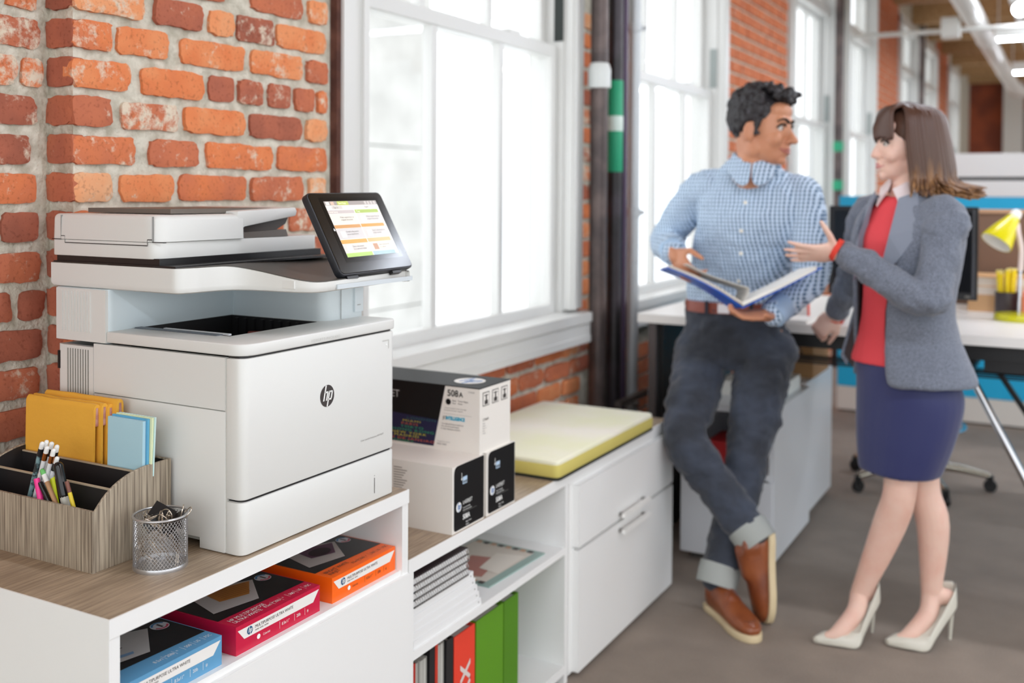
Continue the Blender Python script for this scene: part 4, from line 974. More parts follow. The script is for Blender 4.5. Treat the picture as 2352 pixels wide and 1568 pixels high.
text('LASERJET', .026, Mv_ @ Matrix.Translation((-1.593, .875, 0)), mat('ink_soft_white', '#b8b6b4', .5), dk_, sx=.9)
text('508', .0225, Mu_ @ Matrix.Translation((-1.3545, .8925, 0)), MIN2, tt, bold=.0005, sx=.95); text('A', .0165, Mu_ @ Matrix.Translation((-1.3205, .8925, 0)), MIN2, tt, bold=.0004)
text('CF360A', .0055, Mu_ @ Matrix.Translation((-1.294, .905, 0)), MGRY, tt)
flat(circ(-1.3515, .878, .0075), Mu_, MCBK, tt, 'black_dot')
text('Black   Toner Negro', .0055, Mu_ @ Matrix.Translation((-1.340, .880, 0)), MIN2, tt); text('Noir    \u9ed1\u8272' if False else 'Noir    Preto', .0055, Mu_ @ Matrix.Translation((-1.340, .8735, 0)), MIN2, tt)
text('Original LaserJet Toner Cartridge', .0046, Mu_ @ Matrix.Translation((-1.3625, .861, 0)), MGRY, tt); text('Cartouche de toner originale', .0046, Mu_ @ Matrix.Translation((-1.364, .8555, 0)), MGRY, tt)
flat(rect(-1.366, -1.285, .8475, .8479), Mu_, MGRY, tt, 'rule')
text('JET', .0115, Mu_ @ Matrix.Translation((-1.3675, .8335, 0)), MIN2, tt, sx=.75); text('INTELLIGENCE', .0115, Mu_ @ Matrix.Translation((-1.3585, .8335, 0)), MCY, tt, bold=.0006, sx=.72)
for k, s in enumerate(('Your high-performance experience', 'Pour une haute performance', 'Su mejor desempeno exclusivo')): text(s, .0052, Mu_ @ Matrix.Translation((-1.3705 - .001 * k, .821 - .0062 * k, 0)), MIN2, tt, sx=.85)
text('Designed for printers', .0042, Mu_ @ Matrix.Translation((-1.383, .776, 0)), MGRY, tt); text('M552, M553', .0055, Mu_ @ Matrix.Translation((-1.384, .769, 0)), MIN2, tt)
Me_ = frame((tx1 + .0006, 0, 0), (0, 1, 0), (0, 0, 1))
for k in range(3):
    y = ty0 + .014 + .046 * k; ic = flat(rect(y, y + .032, .872, .906), Me_, MIN2, tt, 'pictogram'); flat(rect(y + .002, y + .030, .874, .904), Me_ @ Matrix.Translation((0, 0, .0003)), MCART, ic, 'pictogram')
    for a_ in ((.008, .024, .876, .886), (.013, .019, .886, .900), (.006, .026, .897, .899)): flat(rect(y + a_[0], y + a_[1], a_[2], a_[3]), Me_ @ Matrix.Translation((0, 0, .0006)), MIN2, ic, 'pictogram')
text('CF360A', .009, Me_ @ Matrix.Translation((ty0 + .014, .836, 0)), MIN2, tt)
for k in range(5): text('Made in Japan'[: 5 + 2 * (k % 3)], .005, Me_ @ Matrix.Translation((ty0 + .014, .828 - .006 * k, 0)), MGRY, tt)
# ------------------------------------------------------------------ paper reams on the open shelf of the tall cabinet
ZS = .585
def ream(y0, y1, col, dark, lab, first, panel):
    x1 = -1.268; x0 = x1 - .276; h = .0505
    t = thing('paper_ream', lab, 'paper ream', ((x0 + x1) / 2, (y0 + y1) / 2, ZS), group='wrapped paper reams')
    mc_ = mat('ream_' + col[1:], col, .3, bump=(40, .15, .002)); md = mat('ream_dark', '#121113', .25)
    obj('wrapped_block', rbox(x0, x1, y0, y1, ZS, ZS + h, .004, 3), mc_, t, smooth=40)
    Mtop = Matrix.Translation((0, 0, ZS + h + .0004)) @ frame((0, 0, 0), (0, 1, 0), (-1, 0, 0)); W_ = y1 - y0
    # top face: x along +y, y runs away from the front edge
    def T(u, v): return (y0 + u * W_, -(x1) + v, 0)
    tp_ = flat([T(.012, .045), T(.988, .036), T(.988, .268), T(.012, .268)], Mtop, md, t, 'top_print')
    Mt2 = Mtop @ Matrix.Translation((0, 0, .0004)); Mt3 = Mtop @ Matrix.Translation((0, 0, .0008))
    pn = flat([T(.10, .075), T(.52, .055), T(.80, .13), T(.28, .20)], Mt2, mat('ream_panel_white', '#b9b6b2', .4), tp_, 'cover_panel')
    flat([T(.30, .105), T(.55, .085), T(.76, .13), T(.36, .165)] if panel != 'text' else [T(.12, .088), T(.44, .072), T(.46, .08), T(.14, .098)], Mt3, mat('ream_panel_' + panel, {'orange': '#b3752a', 'text': '#6f8fb0', 'flower': '#5a2f4e'}[panel], .4), pn, 'cover_photo')
    if panel == 'orange':
        for k in range(6): flat([T(.36 + .006 * k, .108 + .008 * k), T(.60 + .02 * k, .092 + .007 * k), T(.60 + .02 * k, .094 + .007 * k), T(.36 + .006 * k, .110 + .008 * k)], Mtop @ Matrix.Translation((0, 0, .0012)), mat('orange_stripe', '#8a5216', .5), pn, 'cover_stripe')
        text('FIRST IMPRESSIONS', .017, Mt3 @ Matrix.Translation((T(.14, .16)[0], T(.14, .17)[1], 0)), MGRY, pn, sx=.8)
    if panel == 'text':
        for k in range(7): flat([T(.16, .11 + .010 * k), T(.46 + .02 * (k % 3), .105 + .010 * k), T(.46 + .02 * (k % 3), .1075 + .010 * k), T(.16, .1125 + .010 * k)], Mt3, MINK, pn, 'cover_text')
    if panel == 'flower':
        flat(circ(T(.48, 0)[0], T(0, .115)[1], .028, .02, 20), Mtop @ Matrix.Translation((0, 0, .0012)), mat('flower_core', '#2f1a22', .5), pn, 'cover_photo')
    sl = flat(circ(T(.88, 0)[0], T(0, .12)[1], .0165, .0165, 28), Mt2, mat('seal_white', '#d9dde2', .4), tp_, 'seal')
    for a0, c in ((.4, '#3f86b8'), (3.5, '#c4405e')):
        flat([(T(.88, 0)[0] + r_ * math.cos(a), T(0, .12)[1] + r_ * math.sin(a), 0) for r_, rng in ((.015, range(0, 13)), (.011, range(12, -1, -1))) for a in [a0 + .2 * k for k in rng]], Mt3, mat('seal_' + c[1:], c, .4), sl, 'seal_arc')
    flat([T(.87, .112), T(.89, .112), T(.892, .128), T(.872, .128)], Mt3, MINK, sl, 'seal_arc')
    # coloured strip along the front of the top
    if first: text(first[0], .0135, Mt2 @ Matrix.Translation((T(.05, 0)[0], T(0, .024)[1], 0)), MWHI if not dark else MINK, t, sx=.8); text(first[1], .0135, Mt2 @ Matrix.Translation((T(.05, 0)[0], T(0, .012)[1], 0)), MWHI if not dark else MINK, t, sx=.8)
    ink = MWHI if not dark else MINK
    for u, s in ((.40, '8.5x11"'), (.52, '20lb'), (.62, '*'), (.70, '500'), (.80, 'US'), (.90, 'FSC')):
        text(s, .011, Mt2 @ Matrix.Translation((T(u, 0)[0], T(0, .014)[1], 0)), ink, t, sx=.8)
        if u > .45: flat([(T(u, 0)[0] - .005, T(0, .010)[1], 0), (T(u, 0)[0] - .0044, T(0, .010)[1], 0), (T(u, 0)[0] - .0044, T(0, .026)[1], 0), (T(u, 0)[0] - .005, T(0, .026)[1], 0)], Mt2, ink, t, 'rule')
    # front end: white band with tapering corners, folded corners in relief
    Mfr = frame((x1 + .0004, 0, ZS), (0, 1, 0), (0, 0, 1)); Mf2 = Mfr @ Matrix.Translation((0, 0, .0004))
    bd = flat([(y0 + .004, h - .008, 0), (y0 + .020, h - .027, 0), (y1 - .020, h - .027, 0), (y1 - .003, h - .007, 0)], Mfr, mat('band_white', '#ece9e4', .4), t, 'end_band')
    hp_logo(Mf2, y0 + .034, h - .0165, .0072, mat('logo_navy', '#24567f', .4), MWHI, bd)
    text('MULTIPURPOSE ULTRA WHITE', .0078, Mf2 @ Matrix.Translation((y0 + .047, h - .0175, 0)), MIN2, bd, sx=.95); text('PAPER  PAPEL  PAPIER', .0036, Mf2 @ Matrix.Translation((y0 + .047, h - .0225, 0)), MIN2, bd)
    for u, s, k in ((.30, 'Colorlok', .006), (.52, '8.5x11"', .008), (.70, '20lb', .008), (.83, '*', .014)):
        text(s, k, Mfr @ Matrix.Translation((y0 + u * W_, .012 if s != '*' else .006, 0)), ink, t, sx=.85)
        if u > .4: flat(rect(y0 + u * W_ - .006, y0 + u * W_ - .0054, .008, .021), Mfr, ink, t, 'rule')
    flat(circ(y0 + .25 * W_, .0145, .0045, n=14), Mfr, MWHI, t, 'colour_mark')
    for sg in (0, 1):
        ye = y0 + .003 if sg == 0 else y1 - .003; yi = y0 + .024 if sg == 0 else y1 - .024
        obj('end_fold', prism([(ye, .004), (ye, h - .006), (yi, .004)], 'x', x1 - .002, x1 + .0006), mc_, t)
    return t
ream(1.072, 1.292, '#5f9cc4', False, 'blue-wrapped ream of paper next to the cabinet side panel', None, 'text')
ream(1.326, 1.552, '#c8123f', False, 'crimson-wrapped ream of paper with a white end band', ('HP MULTIPURPOSE', 'ULTRA WHITE'), 'orange')
ream(1.590, 1.803, '#ff6a10', True, 'orange-wrapped ream of paper between the crimson ream and the side panel', ('BRIGHT WHITE', 'INKJET'), 'flower')
# ------------------------------------------------------------------ open shelf unit: notebooks, magazine, binders
ZM = .392; XS = -1.262
MNBW = mat('notebook_white', '#e9e9e8', .5); MNBK = mat('notebook_black', '#1c1d20', .4); MCOIL = mat('coil_silver', '#a8a6a4', .3, metal=.8)
def notebook(y1, z0, th, cover, lab, coil, dx=0., grp='notebooks on the middle shelf'):
    y0 = 1.858; x0 = XS - .215 + dx; x1 = XS + dx
    t = thing('spiral_notebook', lab, 'notebook', ((x0 + x1) / 2, (y0 + y1) / 2, z0), group=grp)
    obj('page_block', rbox(x0 + .003, x1 - .003, y0 + .003, y1 - .003, z0 + .001, z0 + th - .001, .0008, 1), mat('page_white', '#dedddb', .7), t)
    obj('cover', rbox(x0, x1, y0, y1, z0, z0 + .0013, .0004, 1), cover, t); obj('cover', rbox(x0, x1, y0, y1, z0 + th - .0013, z0 + th, .0004, 1), cover, t)
    if coil:
        n = 26; bm = NB()
        for k in range(n):
            y = y0 + .010 + (y1 - y0 - .02) * k / (n - 1)
            tube([(x1 - .002 + (th * .55) * math.cos(a), y + .001 * math.sin(a), z0 + th / 2 + th * .52 * math.sin(a)) for a in [2 * PI * j / 10 for j in range(11)]], .0009, 5, bm=bm)
        obj('wire_coil', bm, MCOIL, t)
    else:
        obj('spine', rbox(x1 - .004, x1 + .001, y0, y1, z0 + .0002, z0 + th - .0002, .002, 2), cover, t)
        flat(circ(y1 - .012, z0 + th * .5, .0022, n=10), frame((x1 + .0014, 0, 0), (0, 1, 0), (0, 0, 1)), MGRY, t, 'punch_hole')
    return t
names = ['bottom', 'second', 'third', 'fourth', 'top']
z = ZM
for k in range(5):
    notebook(2.150 - .006 * k, z, .0172, MNBW, 'white notebook, %s of the white pile on the middle shelf' % (names[k] + (' from below' if 0 < k < 4 else '')), False, dx=.004 - .002 * k); z += .0174
for k in range(4):
    notebook(2.100 - .004 * (k % 2), z, .0165, MNBK if k < 3 else mat('notebook_plum', '#3a2a30', .4), 'black wire-bound notebook, %s of the dark pile above the white notebooks' % (['bottom', 'second from below', 'third from below', 'top'][k]), True); z += .0168
# magazine
mg_ = thing('magazine', 'open-faced glossy magazine with a teal border lying on the middle shelf', 'magazine', (-1.39, 2.40, ZM))
bm = rbox(-.112, .112, -.145, .145, 0, .004, .001, 1); Mm = Matrix.Translation((-1.395, 2.395, ZM)) @ Matrix.Rotation(-.04, 4, 'Z'); bm.transform(Mm)
obj('cover', bm, mat('magazine_teal', '#8fa8a0', .3), mg_)
Mg = Mm @ Matrix.Translation((0, 0, .0045))
flat(rect(-.108, .088, -.125, .125), Mg, mat('magazine_cream', '#d9cfc2', .35), mg_, 'cover_photo')
flat([(-.02, -.12, .0004), (.06, -.10, .0004), (.03, .04, .0004), (-.05, .02, .0004)], Mg, mat('magazine_rose', '#b4756a', .35), mg_, 'cover_photo')
flat([(.02, -.05, .0008), (.085, -.06, .0008), (.08, .09, .0008), (.0, .07, .0008)], Mg, mat('magazine_white', '#e8e0d4', .35), mg_, 'cover_photo')
flat(circ(-.075, -.055, .03, .045, 18, .0008), Mg, mat('magazine_blue', '#3a84b4', .35), mg_, 'cover_photo')
for k in range(8): flat(rect(-.10 + .024 * k, -.084 + .024 * k, .118, .135, .0008), Mg, mat('magazine_dark', '#3b2f2b', .35) if k % 2 else mat('magazine_tan', '#c99b78', .35), mg_, 'cover_photo')
for k in range(4): flat(rect(.0 + .024 * k, .016 + .024 * k, -.140, -.124, .0008), Mg, MATS['magazine_dark'] if k % 2 else MATS['magazine_tan'], mg_, 'cover_photo')
# binders and books on the bottom board
ZB = .055; XB2 = -1.275
def binder(y0, y1, zt_, col, lab, cat='binder', name='ring_binder', spine=None):
    x0 = XB2 - .27; t = thing(name, lab, cat, ((x0 + XB2) / 2, (y0 + y1) / 2, ZB), group='files on the bottom board'); m = mat('file_' + col[1:], col, .45)
    w_ = y1 - y0
    obj('spine', rbox(XB2 - .003, XB2, y0, y1, ZB, zt_, .001, 1), m, t); obj('cover', rbox(x0, XB2 - .002, y0, y0 + .003, ZB, zt_, .001, 1), m, t); obj('cover', rbox(x0, XB2 - .002, y1 - .003, y1, ZB, zt_, .001, 1), m, t)
    obj('pages', rbox(x0 + .01, XB2 - .006, y0 + .003, y1 - .003, ZB + .004, zt_ - .008, .001, 1), mat('page_white', '#dedddb', .7), t)
    return t
b1 = binder(1.866, 1.893, .345, '#b32418', 'dark red file next to the tall cabinet')
def book(y0, y1, zt_, lab, col='#c9c8c2'):
    t = thing('book', lab, 'book', (XB2 - .12, (y0 + y1) / 2, ZB), group='files on the bottom board')
    x0, x1 = XB2 - .22, XB2 - .006
    obj('page_block', rbox(x0 + .004, x1 - .002, y0 + .0015, y1 - .0015, ZB + .003, zt_ - .004, .001, 1), mat('book_pages', col, .7, var=(300, '#a9a79f', .45, .55), stretch=(.01, 1, .01)), t)
    for a, b_ in ((y0, y0 + .0015), (y1 - .0015, y1)): obj('cover', rbox(x0, x1, a, b_, ZB, zt_, .0004, 1), mat('book_cover', '#9d9c96', .5), t)
book(1.897, 1.915, .340, 'thin grey-paged book beside the dark red file'); book(1.917, 1.948, .338, 'grey-paged book between the thin book and the black file')
binder(1.951, 1.972, .352, '#1d1c1f', 'slim black file with grey books on one side'); binder(1.974, 1.985, .354, '#c23420', 'very slim red file squeezed between black and grey spines')
book(1.989, 2.020, .345, 'pale grey book standing between the two black files')
binder(2.023, 2.052, .345, '#1e1d20', 'thicker black file touching the orange-red binder')
br = binder(2.056, 2.152, .340, '#e8402a', 'wide orange-red binder with white lettering on the spine')
Ms = frame((XB2 + .0006, 2.140, .075), (0, 0, 1), (0, -1, 0))
text('KX', .062, Ms @ Matrix.Translation((.10, .012, 0)), mat('spine_white', '#dcd2cc', .5), br, bold=.002)
text('index', .05, Ms @ Matrix.Translation((.0, .022, 0)), MATS['spine_white'], br)
binder(2.158, 2.295, .341, '#5b9416', 'wide green binder between the orange-red and the narrow green one'); binder(2.299, 2.376, .341, '#4f8612', 'narrow green binder with empty shelf beside it')
# ------------------------------------------------------------------ standing-height desk and what is on it
DZ = .920; DY0, DY1, DX0, DX1 = 3.82, 4.98, -1.52, 1.35
MDESK = mat('desk_white', '#efebe6', .35); MBLK = mat('black_metal', '#151517', .45); MCHR = mat('chrome', '#c9cbd0', .12, metal=1.)
dk2 = thing('high_desk', 'high white desk behind the two people with trestle legs', 'desk', ((DX0 + DX1) / 2, (DY0 + DY1) / 2, 0))
obj('desktop', rbox(DX0, DX1, DY0, DY1, DZ - .034, DZ, .008, 3), MDESK, dk2)
obj('under_beam', rbox(-1.35, DX1 - .1, DY0 + .08, DY0 + .13, DZ - .095, DZ - .034, .003), MBLK, dk2)
obj('under_beam', rbox(-1.35, DX1 - .1, DY1 - .2, DY1 - .15, DZ - .095, DZ - .034, .003), MBLK, dk2)
obj('under_box', rbox(-.27, .05, DY0 + .10, DY0 + .5, DZ - .135, DZ - .09, .004), MBLK, dk2)
obj('end_panel', rbox(-1.475, -1.45, DY0 + .10, DY1 - .1, .02, DZ - .034, .003), MBLK, dk2)
obj('end_post', rbox(-1.500, -1.468, DY0 + .07, DY0 + .10, 0, DZ - .034, .004), mat('steel_grey', '#6d6a6b', .35, metal=.6), dk2)
obj('end_post', rbox(-1.500, -1.468, DY1 - .1, DY1 - .07, 0, DZ - .034, .004), MATS['steel_grey'], dk2)
ap = Vector((-.325, 4.0, .765))
for tgt, m, r in ((Vector((.08, 3.93, 0)), MCHR, .014), (Vector((.16, 4.75, 0)), MBLK, .012)):
    top = Vector((ap.x, ap.y if tgt.y < 4.2 else 4.65, ap.z)); obj('trestle_leg', tube([top, tgt], r, 10), m, dk2, smooth=40)
for x in (1.2,):
    for y in (3.95, 4.85): obj('trestle_leg', tube([(x, y, DZ - .04), (x + .1, y, 0)], .014, 10), MCHR, dk2, smooth=40)
obj('trestle_head', tube([(ap.x, 3.98, ap.z + .004), (ap.x, 4.72, ap.z + .004)], .016, 10), MBLK, dk2, smooth=40)
for y in (4.06, 4.62): obj('trestle_post', tube([(ap.x, y, ap.z), (ap.x, y, DZ - .09)], .012, 8), MBLK, dk2)
tray = obj('wire_tray', rbox(-1.0, .9, 4.28, 4.30, .72, .726, 0), MBLK, dk2)
for k in range(5): obj('tray_wire', tube([(-1.0, 4.10 + .05 * k, .735 - .0), (.95, 4.10 + .05 * k, .735)], .003, 6), MBLK, dk2)
for x in (-.98, -.5, .0, .45, .93): obj('tray_hook', tube([(x, 4.10, .735), (x, 4.10, DZ - .05), (x, 4.30, .735)], .003, 6), MBLK, dk2)
# monitor
mo = thing('monitor', 'black computer monitor standing on the high desk behind the woman', 'monitor', (-.63, 4.5, DZ))
obj('back_shell', rbox(-.920, -.340, 4.50, 4.53, .975, 1.350, .008), mat('monitor_black', '#18181b', .4), mo)
obj('screen', rbox(-.898, -.362, 4.4985, 4.501, 1.005, 1.330, .001), mat('screen_off', '#0a0a0c', .12), mo)
obj('bezel_strip', rbox(-.358, -.352, 4.4975, 4.500, .985, 1.340, .001), mat('bezel_grey', '#55565c', .3), mo)
obj('badge', rbox(-.385, -.365, 4.4975, 4.500, .986, .992, .0005), mat('badge_silver', '#8a877f', .3, metal=.6), mo)
obj('stand_neck', rbox(-.66, -.60, 4.53, 4.56, DZ + .01, 1.15, .005), MATS['monitor_black'], mo); obj('stand_foot', rbox(-.76, -.50, 4.44, 4.66, DZ, DZ + .014, .006), MATS['monitor_black'], mo)
# desk lamp
MYEL = mat('lamp_yellow', '#e0d40e', .25, coat=.4); MYEL2 = mat('lamp_base_yellow', '#c9c40c', .3, coat=.3); MLW = mat('lamp_white', '#f0ece6', .35)
lb_ = Vector((-.185, 4.37, DZ))
la = thing('desk_lamp', 'small yellow gooseneck desk lamp on the high desk', 'lamp', lb_)
obj('base', lathe([(.002, 0), (.083, 0), (.085, .004), (.085, .020), (.080, .026), (.002, .028)], lb_, 36), MYEL2, la, smooth=40)
obj('pole', tube([lb_ + Vector((.0, .01, .025)), lb_ + Vector((.004, .012, .20))], .0055, 10), MCHR, la, smooth=50)
hd = ony(2295, 548, 4.40); tip = ony(2325, 505, 4.42)
obj('arm', tube(catmull([lb_ + Vector((.004, .012, .19)), lb_ + Vector((.006, .014, .27)), lb_ + Vector((-.006, .018, .335)), tip + Vector((.016, .01, -.012)), tip], 5), .0095, 10), mat('arm_cream', '#e8d6cf', .35), la, smooth=50)
ax = (hd - tip); ax = Vector((ax.x * 1.0 - .015, -.05, ax.z - .025)).normalized()      # shade opens down, left and a little to the viewer
Ml = Matrix.Translation(tip) @ ax.to_track_quat('Z', 'Y').to_matrix().to_4x4()
bm = lathe([(.022, -.012), (.026, -.004), (.030, .010), (.048, .060), (.060, .105), (.0605, .112), (.058, .112), (.046, .062), (.026, .012), (.020, 0)], seg=28, M=Ml); obj('shade', bm, MYEL, la, smooth=50)
bm = lathe([(.025, .014), (.0452, .063), (.0572, .1125), (.0565, .1128), (.044, .066), (.022, .018)], seg=28, M=Ml); obj('shade_lining', bm, mat('lamp_lining', '#ebe7df', .4), la, smooth=50)
bm = lathe([(.004, -.046), (.014, -.043), (.020, -.034), (.022, -.01), (.0, -.008)][:4], seg=20, M=Ml); obj('socket_cap', bm, MLW, la, smooth=50)
bm = NB(); ell(bm, Ml @ Vector((0, 0, .05)), (.02, .02, .02)); obj('bulb', bm, mat('bulb_white', '#d8d6cf', .2), la, smooth=True)
# dark cup of yellow pencils
pc = Vector((-.235, 4.56, DZ))
t = thing('pencil_cup', 'dark pencil cup behind the yellow lamp base', 'cup', pc)
obj('cup_wall', lathe([(.002, 0), (.044, 0), (.045, .003), (.045, .092), (.042, .092), (.042, .006), (.002, .006)], pc, 28), mat('cup_dark', '#3c3336', .35), t, smooth=40)
MYP = mat('pencil_bright_yellow', '#f5d80f', .4)
for k in range(14):
    a = k * 2.4; r_ = .008 + .026 * ((k * 5) % 7) / 7
    b0 = pc + Vector((r_ * .8 * math.cos(a), r_ * .8 * math.sin(a), .007)); b1 = pc + Vector((r_ * 1.15 * math.cos(a), r_ * 1.15 * math.sin(a), .165 + .008 * (k % 3)))
    q = thing('yellow_pencil', 'unsharpened yellow pencil in the dark cup', 'pencil', b0, group='yellow pencils in the dark cup')
    obj('barrel', tube([b0, b1], .0058, 6), MYP, q); obj('pencil_end', tube([b1, b1 + (b1 - b0).normalized() * .006], .0056, 6), mat('pencil_end_pale', '#f3e6a0', .5), q)
# tan letter trays with white paper, brown pin board
MTAN = mat('tan_card', '#dcae7e', .6); tx = thing('letter_tray', 'tan letter tray holding two layers of white paper behind the pencil cup', 'letter tray', (.0, 4.74, DZ))
obj('tray_body', rbox(-.385, .40, 4.63, 4.88, DZ, DZ + .068, .003), MTAN, tx)
for k in range(2): obj('paper_layer', rbox(-.378, .39, 4.632, 4.87, DZ + .070 + .037 * k, DZ + .103 + .037 * k, .002), mat('tray_paper', '#f2e6da', .6), tx); 
for k in range(3): obj('tray_board', rbox(-.385, .40, 4.63, 4.88, DZ + .0665 + .037 * k, DZ + .0705 + .037 * k, .001), MTAN, tx)
pb = thing('pin_board', 'brown pin board with a pale top rail at the back of the high desk', 'board', (.1, 4.92, DZ))
obj('panel', rbox(-.50, 1.2, 4.91, 4.94, DZ, 1.325, .004), mat('pin_brown', '#7d6150', .8), pb); obj('top_rail', rbox(-.50, 1.2, 4.905, 4.945, 1.322, 1.338, .003), mat('rail_tan', '#c79e7c', .5), pb)
cr_ = tag(obj('red_folder', rbox(-.175, -.165, 4.47, 4.60, DZ, DZ + .10, .001), mat('folder_coral', '#ec7a5c', .5)), 'coral folder edge standing beside the yellow lamp pole', 'folder')
# paper and a white card with a red edge near the woman's hand
ps = tag(obj('paper_stack', rbox(-.985, -.86, 3.83, 4.06, DZ, DZ + .012, .002), mat('paper_white', '#f1f0ec', .6)), 'white paper stack at the desk edge beside the resting hand', 'paper')
wc = thing('folded_card', 'white folded card with a red edge standing on the desk papers', 'card', (-.93, 4.02, DZ + .012))
obj('card_leaf', prism([(-.955, DZ + .012), (-.895, DZ + .012), (-.897, DZ + .095)], 'y', 4.00, 4.006), mat('card_white', '#e6e2e0', .6), wc)
obj('red_edge', prism([(-.895, DZ + .012), (-.888, DZ + .012), (-.890, DZ + .097), (-.897, DZ + .097)], 'y', 3.996, 4.01), mat('card_red', '#e86a5c', .5), wc)
# ------------------------------------------------------------------ cabinets under the desk
def under_cab(x0, x1, y0, y1, zt, lab, open_front):
    t = thing('under_desk_cabinet', lab, 'cabinet', ((x0 + x1) / 2, (y0 + y1) / 2, 0)); ml = mat('cabinet_cool_white', '#dfe2e6', .3)
    z0 = .035; o = obj
    o('top_board', rbox(x0, x1, y0, y1, zt - .02, zt, .002), ml, t); o('side_panel', rbox(x1 - .02, x1, y0, y1, z0, zt - .02, .002), ml, t); o('side_panel', rbox(x0, x0 + .02, y0, y1, z0, zt - .02, .002), ml, t)
    o('back_panel', rbox(x0 + .02, x1 - .02, y1 - .015, y1, z0, zt - .02, .001), ml, t); o('bottom_board', rbox(x0 + .02, x1 - .02, y0, y1 - .015, z0, z0 + .02, .001), ml, t)
    if open_front:
        o('shelf', rbox(x0 + .02, x1 - .02, y0, y1 - .015, .34, .36, .001), ml, t); o('door', rbox(x0 + .004, x1 - .004, y0 - .018, y0 - .001, z0, .335, .006), ml, t)
    else: o('door', rbox(x0 + .004, x1 - .004, y0 - .018, y0 - .001, z0, zt - .004, .004), mat('cabinet_pinkish', '#e6d3c8', .4), t)
    o('plinth', rbox(x0 + .03, x1 - .03, y0 + .03, y1 - .03, 0, z0, .001), MATS['plinth_dark'], t); return t
under_cab(-1.31, -.955, 3.76, 4.34, .600, 'white cabinet with an open upper compartment under the front of the high desk', True)
under_cab(-1.32, -.985, 4.40, 4.92, .600, 'white cabinet with a closed door under the rear of the high desk', False)
rb_ = tag(obj('red_box', rbox(-1.22, -1.05, 3.80, 3.98, .36, .455, .012, 3), mat('red_box', '#a81218', .45)), 'red rounded box in the open compartment under the desk', 'box')
cb = thing('cardboard_box', 'brown cardboard box on the rear cabinet under the desk', 'box', (-1.1, 4.66, .6))
obj('carton', rbox(-1.25, -.985, 4.52, 4.84, .60, .80, .003), mat('cardboard', '#a98258', .8), cb); obj('tape', rbox(-1.14, -1.09, 4.519, 4.841, .797, .8012, 0), mat('tape', '#c4a27a', .4), cb)
tag(obj('paper_stack', rbox(-1.24, -.985, 3.98, 4.28, .60, .655, .003), mat('paper_bright', '#f3f4ef', .6)), 'thick white paper stack on the front cabinet under the desk', 'paper')
# ------------------------------------------------------------------ drafting stool
sc0 = Vector((-.655, 5.25, 0)); MALU = mat('polished_alu', '#b9b4a8', .2, metal=.9)
so_ = thing('drafting_stool', 'drafting stool with chrome five-star base and foot ring behind the desk', 'stool', sc0)
for k in range(5):
    a = math.radians(-78 + 72 * k + 18); d = Vector((math.cos(a), math.sin(a), 0)); e = sc0 + d * .33
    obj('base_arm', tube([sc0 + Vector((0, 0, .115)) + d * .03, sc0 + d * .2 + Vector((0, 0, .10)), e + Vector((0, 0, .075))], [.026, .02, .014], 10, squash=1), MALU, so_, smooth=50)
    c = obj('caster', lathe([(.004, -.011), (.028, -.011), (.03, -.008), (.03, .008), (.028, .011), (.004, .011)], seg=18, M=Matrix.Translation(e + Vector((0, 0, .030))) @ Matrix.Rotation(PI / 2, 4, 'X') @ Matrix.Rotation(a, 4, 'Y')), MBLK, so_, smooth=40)
    obj('caster_fork', rbox(e.x - .014, e.x + .014, e.y - .016, e.y + .016, .035, .078, .006), MBLK, so_)
obj('column', tube([sc0 + Vector((0, 0, .08)), sc0 + Vector((0, 0, .62))], .025, 14), MBLK, so_, smooth=50)
obj('foot_ring', lathe([(.215 + .011 * math.cos(a), .30 + .011 * math.sin(a)) for a in [2 * PI * k / 8 for k in range(8)]], sc0, 36, closed=True), MCHR, so_, smooth=60)
for a in (0, 2.1, 4.2): obj('ring_spoke', tube([sc0 + Vector((.02 * math.cos(a), .02 * math.sin(a), .30)), sc0 + Vector((.215 * math.cos(a), .215 * math.sin(a), .30))], .008, 8), MCHR, so_)
obj('seat', lathe([(.02, .60), (.19, .605), (.215, .62), (.215, .65), (.19, .672), (.02, .675)], sc0, 32), mat('stool_fabric', '#2a2c30', .8), so_, smooth=50)
# ------------------------------------------------------------------ low partition across the room
pt = thing('partition', 'low blue office partition with white boards on top', 'partition', (.6, 6.9, 0))
obj('plinth_board', rbox(-1.34, 3.2, 6.86, 6.94, 0.012, .162, .004), mat('partition_white', '#e4e1da', .5), pt); obj('shadow_gap', rbox(-1.33, 3.19, 6.87, 6.93, 0, .014, 0), MBLK, pt)
obj('blue_panel', rbox(-1.34, 3.2, 6.86, 6.94, .165, 1.392, .004), mat('partition_blue', '#1db6e8', .5), pt)
obj('top_board', rbox(-.95, 3.2, 6.85, 6.95, 1.392, 1.490, .004), mat('partition_top_white', '#ececec', .4), pt); obj('gap_strip', rbox(-.94, 3.19, 6.87, 6.93, 1.488, 1.514, 0), MBLK, pt)
obj('top_board', rbox(-.95, 3.2, 6.85, 6.95, 1.512, 1.655, .004), MATS['partition_top_white'], pt)
